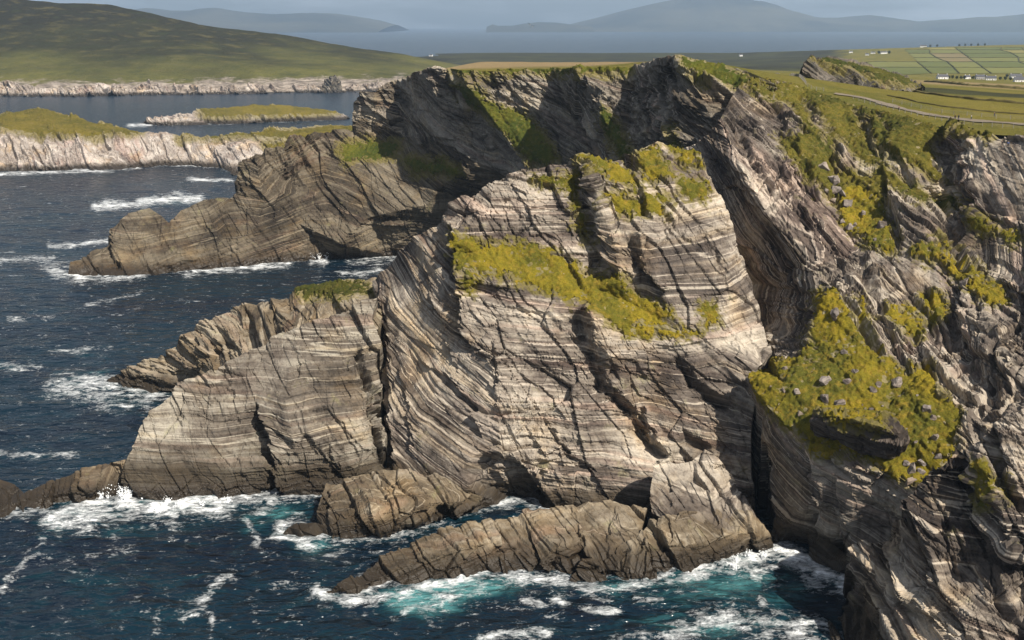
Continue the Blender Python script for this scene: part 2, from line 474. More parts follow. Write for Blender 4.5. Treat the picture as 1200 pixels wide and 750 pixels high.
SOLIDS = []        # (name, V, F) of every finished surface, for ray casting
COAST = []         # points near sea level
def rock_mass(name, outline, lines=(), pts=(), mat=None, amp=1.0, sawamp=0.0, sawT=11.0, feats=(), hollows=(),
              grass=(), grass_mat=None, grass_name='grass', res=0.0016, resmin=0.42, back=((3, -1.5), (9, -9), (22, -40)),
              label=None, cat=None, group=None, kind='structure', sea_skirt=True, glabel=None, dip=KDIP, quiet=(), bare=(), mat2=None, grass2=(), grass2_mat=None, g2label=None, jv=(0.82, 0.30, 0.42)):
    P2, P3, idx, E = [], [], {}, []
    def vid(p):
        k = (round(p[0], 1), round(p[1], 1))
        if k not in idx:
            idx[k] = len(P2); P2.append(Vector((p[0], -p[1]))); P3.append(W(*p))
        return idx[k]
    ol = [vid(p) for p in outline]
    for a, b in zip(ol, ol[1:] + ol[:1]): E.append((a, b))
    for ln in lines:
        ids = [vid(p) for p in ln]
        E += list(zip(ids, ids[1:]))
    for p in pts: vid(p)
    r = delaunay_2d_cdt(P2, E, [], 0, 0.05)
    V = []
    for k, src in enumerate(r[3]):
        if src: V.append(P3[src[0]])
        else:      # crossing of two lines: take the depth between its neighbours
            q = r[0][k]; d = sorted((((Vector(P2[m]) - q).length + 1e-6), m) for m in range(len(P2)))[:3]
            ws = [1 / a for a, _ in d]
            V.append(tuple(sum(w * P3[m][c] for w, (_, m) in zip(ws, d)) / sum(ws) for c in range(3)))
    poly = [(p[0], p[1]) for p in outline]
    F = []
    for f in r[2]:
        cu = sum(r[0][i].x for i in f) / len(f); cv = -sum(r[0][i].y for i in f) / len(f)
        if in_poly(np.array([cu]), np.array([cv]), poly)[0]:
            for k in range(1, len(f) - 1): F.append((f[0], f[k], f[k + 1]))
    V = np.array(V, float); F = np.array(F, np.int64)
    used = np.unique(F); remap = np.full(len(V), -1); remap[used] = np.arange(len(used))
    V = V[used]; F = remap[F]
    # faces towards the camera
    n = np.cross(V[F[:, 1]] - V[F[:, 0]], V[F[:, 2]] - V[F[:, 0]])
    c = V[F].mean(1) - np.array([0, 0, CAMH])
    flip = (n * c).sum(1) > 0
    F[flip] = F[flip][:, ::-1]
    lim = lambda m: np.maximum(resmin, res * np.linalg.norm(m - np.array([0, 0, CAMH]), axis=1))
    V, F = refine(V, F, lim)
    N = vnormals(V, F)
    V = relax(V, F, 0)
    N = relax(N, F, 10); N /= np.linalg.norm(N, axis=1)[:, None] + 1e-9
    u, v, d = project(V)
    px = d / FPX
    # grass mask in metres from its edge
    g = np.full(len(V), -99.0)
    jit = 9.0 * fbm(V / 8.0, 3, 21) + 7.0 * fbm(V / 1.7, 2, 25) + 6.0 * vnoise(V / 0.75, 27) + 1.0
    for gp in grass: g = np.maximum(g, poly_sd(u, v, gp) + jit * min(1.0, 330 / d.mean()) )
    g2 = np.full(len(V), -99.0)
    for gp in grass2: g2 = np.maximum(g2, poly_sd(u, v, gp) + jit * min(1.0, 330 / d.mean()))
    g = np.maximum(g, g2)
    for bp in bare: g = np.minimum(g, -poly_sd(u, v, bp) + 0.5 * jit)
    gm = smooth(-3, 4, g)
    moss = smooth(-16, -1, g)
    s, j = strata_of(V, dip), joint_of(V, jv)
    wj = vnoise(V / 9.0, 31); ws = vnoise(V / 5.0, 33)
    e = 0.35 * V[:, 0] - 0.85 * V[:, 2] + 0.3 * V[:, 1]          # runs down the joints
    disp = 0.8 * fbm(V / 26.0, 2, 40)
    disp += 1.2 * facets(j / 8.5, e / 13.0, 140, 0.5, 0.7, 0.05)
    disp += 0.55 * facets(j / 3.4, e / 4.4, 146, 0.4, 0.25, 0.10)
    disp += 0.22 * facets(j / 1.5, e / 2.3, 152, 0.3)
    disp += 1.1 * blocks(s + ws * .3, j, 8.0, 15.0, 50)
    disp += 0.55 * blocks(s + ws * .2, j, 3.1, 7.0, 53)
    disp += 0.28 * blocks(s, j + wj * .4, 1.15, 2.6, 56)
    disp += 0.70 * steps(s + ws * .25, 2.1, 60, 0.12, 0.8)
    disp += 0.55 * steps(s + ws * .4, 5.3, 63, 0.08, 0.8)
    disp += 0.30 * steps(s + ws * .1, 0.95, 61)
    disp += 0.16 * fbm(V / 2.4, 2, 44)
    mod = 0.55 + 0.9 * smooth(-0.5, 0.6, vnoise(V / 30.0, 70))
    disp *= mod * amp
    if sawamp:
        jj = j + 1.6 * np.round(2 * vnoise(np.stack([s * 0, e / 14.0, s / 9.0], 1), 78))
        disp += sawamp * (saw(jj, sawT, 80) - .5) + 0.75 * sawamp * facets(j / (sawT * .8), e / (sawT * 1.5), 158, 0.8, 0.8, 0.05) + 0.3 * sawamp * facets(j / (sawT * .3), e / (sawT * .8), 164, 0.6)
    crack = np.abs(((j + wj * 4.5 + 1.5 * ws) / 8.3 + 0.5 * hash1(np.floor(s / 5.0), 90)) % 1.0 - 0.5)
    disp -= amp * 0.9 * (1 - smooth(0, 0.03, crack)) * smooth(0.25, 0.5, vnoise(V / 11.0, 91))
    for qp, fac in quiet: disp *= 1 - (1 - fac) * smooth(-8, 8, poly_sd(u, v, qp))
    disp *= 1 - 0.8 * gm
    disp += gm * (0.35 * fbm(V / 1.3, 2, 95) + 0.5 * fbm(V / 5.0, 2, 96) + 0.2)
    for ft in feats:
        pl, hr, wr, hl, wl_, rw = ft
        b = np.array([q[:2] for q in pl], float)
        m = (u > b[:, 0].min() - 4 * max(wr, wl_)) & (u < b[:, 0].max() + 4 * max(wr, wl_) + rw) & (v > b[:, 1].min() - 40) & (v < b[:, 1].max() + 40)
        if not m.any(): continue
        rag = 3.6 * blocks(s[m], j[m], 1.9, 3.4, 101) + 2.2 * blocks(s[m], j[m], 0.8, 1.7, 103)
        uu = u[m] + rag + 2.5 * fbm(V[m] / 3.5, 3, 105); vv = v[m] + 2.0 * fbm(V[m] / 3.0, 2, 107)
        dd, sd, run = seg_dist(uu, vv, pl)
        sg = dd * sd
        fall = smooth(0.0, 0.12, run) * smooth(1.0, 0.88, run)
        val = np.where(sg < 0, hl * np.exp(sg / wl_), np.where(sg > rw, hr * np.exp(-(sg - rw) / wr), hl + (hr - hl) * smooth(0, rw, sg)))
        disp[m] += val * fall * (0.7 + 0.6 * vnoise(V[m] / 4.0, 109))
    for hp, dep, soft in hollows:
        sd = poly_sd(u + 3 * fbm(V / 3.0, 2, 111), v + 3 * fbm(V / 3.0, 2, 113), hp)
        disp += dep * smooth(-1, soft, sd)
    V2 = V + N * disp[:, None]
    Vs = V + N * (disp * 0.35)[:, None]
    s, j = strata_of(Vs, dip), joint_of(Vs, jv)
    # side and back faces so that the mass stays closed from other viewpoints
    E = np.concatenate([F[:, [0, 1]], F[:, [1, 2]], F[:, [2, 0]]])
    key = np.sort(E, 1); kk = key[:, 0] * (len(V2) + 1) + key[:, 1]
    _, first, cnt = np.unique(kk, return_index=True, return_counts=True)
    be = E[first[cnt == 1]]
    bv = np.unique(be)
    VV, FF = [V2], [F]
    base = V2[bv]; prev = np.full(len(V2), -1); prev[bv] = bv
    tot = len(V2)
    away = base[:, :2] / np.linalg.norm(base[:, :2], axis=1)[:, None]
    for dy, dz in back:
        ring = base.copy()
        ring[:, :2] += away * dy; ring[:, 2] += dz
        ring += 0.12 * dy * np.stack([vnoise(base / 4.0, 120), vnoise(base / 4.0, 121), vnoise(base / 4.0, 122)], 1)
        cur = np.full(len(V2), -1); cur[bv] = tot + np.arange(len(bv)); tot += len(bv)
        VV.append(ring)
        a, b = be.T
        FF += [np.stack((b, a, cur[a]) if dy == back[0][0] else (prev[b], prev[a], cur[a]), 1),
               np.stack((b, cur[a], cur[b]) if dy == back[0][0] else (prev[b], cur[a], cur[b]), 1)]
        prev = cur
    VA = np.concatenate(VV); FA = np.concatenate(FF)
    extra = len(VA) - len(V2)
    sA = np.concatenate([s, strata_of(VA[len(V2):], dip)]); jA = np.concatenate([j, joint_of(VA[len(V2):], jv)])
    o = mesh_obj(name, VA, FA, mat, {'strata': sA, 'joint': jA, 'moss': np.concatenate([moss, np.zeros(extra)])})
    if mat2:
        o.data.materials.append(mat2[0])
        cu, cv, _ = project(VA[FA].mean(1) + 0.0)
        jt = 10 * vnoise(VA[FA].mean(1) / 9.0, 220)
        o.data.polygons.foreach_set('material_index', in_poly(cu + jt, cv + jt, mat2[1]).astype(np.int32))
    tag(o, label, cat, group, kind)
    SOLIDS.append((name, V2, F))
    low = V2[np.abs(V2[:, 2]) < 0.9]
    if len(low): COAST.append(low[::3])
    for second in (False, True):
        if not len(grass2 if second else grass): continue
        own = (g2 >= g - 8) & (g2 > -90) if len(grass2) else np.zeros(len(V2), bool)
        gf = (g[F] > -0.6).all(1) & (own[F].any(1) == second)
        if gf.any():
            GF = F[gf]; us = np.unique(GF); rm = np.full(len(V2), -1); rm[us] = np.arange(len(us))
            lift = 0.06 + 0.42 * smooth(-0.6, 6, g[us]) * (0.8 + vnoise(V2[us] / 0.8, 130)) + 0.40 * smooth(0, 8, g[us]) * vnoise(V2[us] / 2.6, 131)
            up = N[us] * 0.5 + np.array([0, 0, 0.5])
            go = mesh_obj(grass_name, V2[us] + up * lift[:, None], rm[GF], (grass2_mat if second else grass_mat) or GRASS, None, True)
            tag(go, (g2label if second else glabel) or 'yellow green grass on the cliff', 'grass', None, 'stuff')
    return o

# ------------------------------------------------------------------ the central cliff
def zrow(z, *uv): return [Z(u, v, z) for u, v in uv]
rock_mass('sea_cliff',
    outline=[Z(450, 590, -3), (447, 500, 330), (443, 430, 342), (437, 370, 352), (437, 330, 360), (470, 293, 351), (500, 270, 340),
             (519, 256, 337), (527, 240, 335), (552, 228, 333), (580, 210, 331), (615, 196, 330), (640, 192, 330), (664, 192, 331),
             (668, 184, 330), (695, 183, 333), (735, 188, 336), (738, 176, 334), (770, 167, 338), (800, 172, 338), (822, 178, 336),
             (835, 205, 330), (850, 235, 326), (865, 275, 322), (880, 325, 318), (893, 375, 314), (904, 414, 309),
             (890, 432, 302), (885, 455, 298), (880, 500, 296), (880, 560, 294), Z(890, 622, -2), Z(820, 625, -2), Z(760, 615, -2), Z(700, 612, -2),
             Z(640, 606, -2), Z(585, 600, -2), Z(510, 598, -2)],
    lines=[[(519, 256, 337), (527, 300, 326), (533, 340, 320), (545, 380, 315), (575, 420, 309), (582, 480, 305), (588, 540, 301), Z(585, 600, -2)],
           [(527, 280, 324), (560, 297, 323), (600, 303, 323), (650, 315, 322), (700, 340, 319), (745, 360, 316)],
           [(540, 322, 318), (600, 338, 316), (680, 360, 312), (740, 378, 309), (795, 388, 308)],
           [(668, 184, 330), (690, 250, 327), (700, 310, 322)],
           [(690, 200, 326), (722, 285, 316), (726, 330, 314)],
           [(700, 205, 328), (745, 222, 323), (778, 212, 325), (828, 215, 326)],
           [(718, 250, 321), (775, 252, 319)]],
    pts=[(470, 400, 338), (490, 480, 320), (500, 550, 313), (530, 430, 318), (640, 460, 305), (690, 480, 303), (760, 300, 314), (700, 400, 308),
         (780, 400, 307), (850, 400, 309), (850, 330, 313), (760, 480, 303), (690, 550, 301), (820, 460, 302), (840, 500, 298), (800, 540, 298),
         (640, 550, 302), (855, 470, 300), (620, 250, 327), (570, 250, 327), (800, 260, 320)],
    mat=ROCK, amp=0.58, dip=0.42, quiet=[([(430, 330), (470, 290), (518, 258), (540, 380), (575, 480), (582, 540), (560, 595), (445, 595)], 0.45)],
    feats=[([(521, 250), (528, 300), (532, 345), (541, 390), (552, 420)], 1.6, 14, -4.8, 7, 6),
           ([(664, 190), (680, 228), (693, 262), (699, 300), (722, 330)], 3.2, 16, -3.5, 7, 16),
           ([(737, 174), (746, 215), (752, 250), (760, 262)], 2.0, 12, -2.4, 5, 4),
           ([(739, 272), (745, 305), (762, 328), (778, 348)], 2.8, 16, -5.5, 10, 7),
           ([(778, 245), (793, 272), (818, 298)], 0.4, 6, -2.2, 5, 4),
           ([(822, 270), (840, 300), (850, 325)], 0.6, 6, -1.6, 4, 3),
           ([(668, 362), (684, 402), (696, 432), (708, 464)], 3.5, 22, -7.5, 11, 18),
           ([(712, 455), (735, 482), (755, 512), (778, 540)], 2.2, 14, -6.0, 8, 8),
           ([(746, 476), (765, 512), (780, 540)], 0.8, 6, -2.6, 5, 5),
           ([(794, 412), (812, 448), (842, 470), (858, 478)], 2.2, 16, -6.0, 9, 8),
           ([(640, 488), (652, 512), (664, 532), (688, 546), (706, 566)], 0.6, 5, -1.8, 4, 3),
           ([(545, 472), (560, 486), (582, 490), (615, 486), (642, 482)], -2.2, 5, 0.8, 8, 3),
           ([(577, 395), (580, 430), (582, 462)], 0.9, 8, -1.2, 5, 3),
           ([(432, 330), (443, 380), (449, 440), (451, 520), (448, 560)], 2.4, 16, -5.0, 8, 14),
           ([(480, 420), (522, 442), (556, 478), (562, 520)], 1.4, 14, -1.4, 8, 4),
           ([(556, 545), (582, 522), (612, 540), (640, 565)], -3.0, 10, 1.2, 6, 3),
           ([(655, 285), (668, 320), (690, 345)], 0.4, 6, -1.6, 4, 3),
           ([(495, 300), (510, 360), (535, 440)], 0.7, 10, -1.2, 5, 3),
           ([(470, 430), (478, 480), (490, 540)], 0.8, 8, -1.4, 5, 3),
           ([(590, 225), (596, 262), (600, 285)], 0.4, 8, -0.9, 4, 2)],
    hollows=[([(540, 555), (560, 530), (590, 528), (618, 548), (640, 590), (620, 606), (590, 598), (560, 580)], -5.0, 8),
             ([(780, 545), (800, 500), (830, 520), (870, 600), (800, 600)], -3.0, 8)],
    grass=[[(527, 278), (545, 278), (580, 290), (612, 288), (640, 298), (690, 320), (722, 326), (745, 345), (780, 360), (788, 374), (770, 382), (740, 378), (705, 366), (690, 350), (664, 352), (645, 342), (600, 326), (570, 318), (540, 318), (531, 300)],
           [(690, 350), (720, 360), (745, 385), (790, 385), (815, 392), (780, 392), (740, 392), (715, 380), (695, 366)],
           [(680, 188), (700, 184), (738, 200), (746, 222), (725, 216), (702, 206)], [(740, 180), (770, 177), (786, 206), (780, 212), (757, 208)],
           [(786, 172), (820, 178), (823, 190), (805, 188)], [(716, 236), (770, 237), (778, 252), (724, 252)],
           [(622, 208), (668, 210), (674, 218), (640, 213)], [(790, 212), (828, 214), (826, 230), (800, 232)], [(772, 230), (792, 232), (790, 238), (774, 238)],
           [(545, 318), (560, 320), (548, 345)], [(822, 358), (835, 352), (838, 380), (828, 378)], [(675, 225), (684, 255), (690, 280), (682, 265)]],
    glabel='yellow green grass along the slanting ledge of the banded cliff face', grass_name='grass_ledge',
    label='tall banded grey brown cliff face with a slanting grass ledge', cat='cliff')

# ------------------------------------------------------------------ left promontory, front and back
rock_mass('promontory',
    outline=[Z(148, 592, -2), (140, 562, 310), (150, 535, 312), (165, 500, 316), (175, 482, 318), (200, 464, 322), (206, 447, 325), (235, 440, 326),
             (250, 430, 327), (280, 416, 330), (300, 404, 333), (325, 392, 336), (350, 380, 338), (400, 365, 340), (442, 350, 344),
             (436, 376, 338), (446, 400, 334), (440, 424, 332), (449, 450, 328), (445, 482, 324), (453, 508, 321), (447, 540, 318), (456, 566, 316), Z(458, 594, -2), Z(380, 592, -2), Z(330, 588, -2),
             Z(250, 594, -2), Z(200, 598, -2)],
    pts=[(318, 545, 312), (306, 500, 319), (345, 520, 311), (335, 470, 317), (250, 500, 316), (380, 480, 319), (400, 420, 328), (340, 425, 327),
         (300, 460, 322), (200, 520, 313), (270, 550, 311), (390, 540, 313), (430, 470, 322), (240, 460, 321)],
    mat=ROCK_LOW, amp=0.55, dip=0.12,
    feats=[([(296, 470), (303, 490), (311, 520), (320, 560), (326, 590)], 2.6, 26, -5.0, 14, 9),
           ([(414, 398), (430, 438), (441, 456), (446, 520), (444, 552)], 1.0, 10, -7.0, 6, 6),
           ([(262, 420), (268, 450), (275, 480), (280, 500)], 0.5, 6, -1.0, 4, 2),
           ([(375, 520), (390, 545), (400, 560)], 0.4, 6, -1.4, 4, 3),
           ([(205, 440), (215, 470), (212, 500)], 0.4, 6, -0.9, 4, 3),
           ([(330, 395), (350, 420), (345, 445)], 0.4, 6, -0.8, 4, 3)],
    label='low promontory of folded striped rock running out into the sea', cat='cliff')
rock_mass('promontory',
    outline=[Z(126, 452, -2), (132, 442, 413), (165, 426, 408), (190, 414, 405), (205, 404, 403), (212, 392, 401), (225, 388, 400), (232, 376, 398), (262, 362, 396),
             (282, 354, 395), (300, 357, 394), (335, 352, 392), (345, 338, 392), (380, 331, 390), (410, 326, 385), (442, 328, 372),
             (450, 360, 350), (445, 390, 338), (350, 400, 352), (300, 425, 360), (260, 448, 372), Z(230, 466, -2), Z(190, 464, -2), Z(150, 460, -2)],
    pts=[(280, 400, 378), (240, 425, 387), (350, 365, 374), (400, 350, 362), (260, 385, 390), (200, 435, 400)],
    mat=ROCK_SEA, amp=0.7, dip=0.2,
    feats=[([(228, 390), (236, 415), (250, 420), (262, 395), (275, 405)], 0.8, 8, -2.5, 6, 4)],
    grass=[[(345, 338), (380, 331), (420, 330), (430, 340), (400, 347), (360, 345)]], grass_mat=GRASS_DARK, grass_name='moss',
    glabel='olive moss on the top of the back promontory', resmin=0.55,
    label='lower rock spur with a brown toe behind the striped promontory', cat='cliff')
rock_mass('reef',
    outline=[Z(-130, 640, -1.5), (-120, 570, 318), (-60, 566, 316), (0, 562, 315), (18, 568, 314), (28, 578, 309), (60, 560, 314), (100, 549, 316), (130, 543, 316), (150, 538, 316),
             Z(152, 585, -1.5), Z(110, 592, -1.5), Z(70, 600, -1.5), Z(30, 608, -1.5), Z(0, 614, -1.5)],
    pts=[(60, 580, 308), (110, 570, 309), (-60, 590, 306)], mat=ROCK_REEF, amp=0.9,
    label='low brown reef joined to the tip of the striped promontory', cat='rock', kind=None)

# ------------------------------------------------------------------ back wall and the dark headland
rock_mass('back_cliff',
    outline=[Z(78, 328, -2), (82, 306, 590), (105, 298, 597), (124, 287, 603), (128, 270, 607), (150, 250, 612), (175, 243, 615), (188, 252, 612),
             (198, 262, 610), (212, 246, 615), (240, 234, 620), (268, 231, 628), (275, 226, 630), (276, 206, 634), (279, 190, 636), (292, 182, 638), (318, 174, 640),
             (334, 172, 645), (338, 160, 650), (348, 157, 655), (380, 155, 667), (412, 150, 672), (412, 122, 668), (425, 107, 664), (440, 108, 660), (450, 97, 660), (466, 93, 658), (482, 86, 625), (500, 80, 602), (510, 77, 598), (528, 80, 598), (543, 83, 578),
             (580, 84, 572), (600, 82, 570), (640, 83, 564), (650, 82, 562), (676, 80, 518), (690, 79, 514), (738, 80, 506), (742, 75, 505), (765, 69, 478), (792, 67, 448), (830, 71, 440), (870, 80, 428), (905, 95, 405), (910, 180, 385), (885, 260, 372), (820, 270, 395), (700, 275, 490),
             (600, 295, 560), Z(540, 303, 0), Z(470, 303, -2), Z(400, 306, -2), Z(320, 313, -2), Z(220, 323, -2), Z(150, 330, -2)],
    lines=[[(742, 76, 503), (738, 120, 498), (736, 186, 480)], [(792, 68, 446), (792, 120, 440), (800, 182, 428)],
           [(650, 83, 560), (672, 125, 548), (706, 190, 525)], [(676, 81, 516), (700, 125, 502), (728, 172, 486)],
           [(528, 90, 600), (560, 150, 590), (598, 207, 572)], [(543, 92, 576), (585, 150, 562), (615, 205, 545)],
           [(466, 95, 658), (468, 150, 655)], [(500, 84, 602), (512, 120, 602), (540, 170, 592)],
           [(412, 150, 672), (466, 156, 652), (510, 165, 610), (560, 195, 580)],
           [(278, 228, 626), (312, 236, 622), (340, 228, 632)], [(300, 184, 634), (306, 225, 622)], [(334, 172, 645), (342, 215, 642)]],
    pts=[(600, 105, 566), (640, 150, 552), (660, 195, 535), (720, 130, 497), (770, 195, 452), (840, 150, 418),
         (430, 200, 642), (430, 255, 622), (350, 262, 626), (300, 265, 616), (200, 292, 602), (500, 240, 612), (380, 230, 640), (520, 215, 604),
         (470, 200, 632), (150, 300, 596), (260, 290, 608), (400, 285, 616), (120, 310, 592), (820, 110, 425), (440, 130, 662)],
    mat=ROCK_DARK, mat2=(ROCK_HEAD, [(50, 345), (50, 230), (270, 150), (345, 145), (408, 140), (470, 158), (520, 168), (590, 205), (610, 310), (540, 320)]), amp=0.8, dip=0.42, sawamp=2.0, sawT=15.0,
    quiet=[([(60, 335), (78, 260), (150, 235), (270, 222), (345, 215), (412, 165), (470, 165), (520, 200), (560, 250), (540, 310)], 0.42), ([(736, 55), (910, 60), (910, 92), (830, 84), (770, 82), (736, 92)], 0.3)],
    feats=[([(413, 108), (414, 150)], 1, 10, -1, 6, 4), ([(666, 80), (690, 110), (703, 135)], 2.0, 12, -2.5, 6, 6),
           ([(600, 175), (606, 190), (616, 208)], 1.5, 10, -3.0, 6, 8), ([(128, 265), (130, 290), (136, 318)], 1.5, 12, -3, 5, 4),
           ([(280, 195), (284, 220), (290, 232)], 1.5, 8, -2.0, 4, 3), ([(338, 160), (336, 190), (334, 215)], 1.0, 8, -3.0, 5, 3),
           ([(790, 150), (800, 180)], 1.5, 8, -2, 5, 4), ([(400, 280), (440, 262), (480, 262)], -1.5, 6, 1.5, 8, 4)],
    grass=[[(535, 98), (560, 106), (580, 125), (612, 135), (638, 160), (652, 186), (622, 190), (600, 168), (585, 150), (560, 130), (540, 115)],
           [(530, 76), (600, 81), (740, 74), (740, 84), (700, 83), (640, 86), (530, 86)],
           [(800, 70), (840, 76), (880, 92), (905, 104), (870, 106), (842, 96), (820, 96), (804, 84)],
           [(706, 128), (722, 145), (742, 182), (728, 180), (712, 150)], [(790, 150), (797, 165), (800, 185), (793, 178)], [(400, 172), (430, 165), (466, 168), (460, 182), (430, 188), (405, 190)], [(470, 185), (520, 190), (540, 205), (490, 202)]],
    glabel='green grass patches high on the far cliff wall', grass_name='grass_slope',
    grass_mat=grass_material('slope_grass', (0.135, 0.135, 0.02), (0.075, 0.095, 0.018), (0.19, 0.155, 0.03)),
    label='dark jagged cliff wall with a long headland behind the cove', cat='cliff')

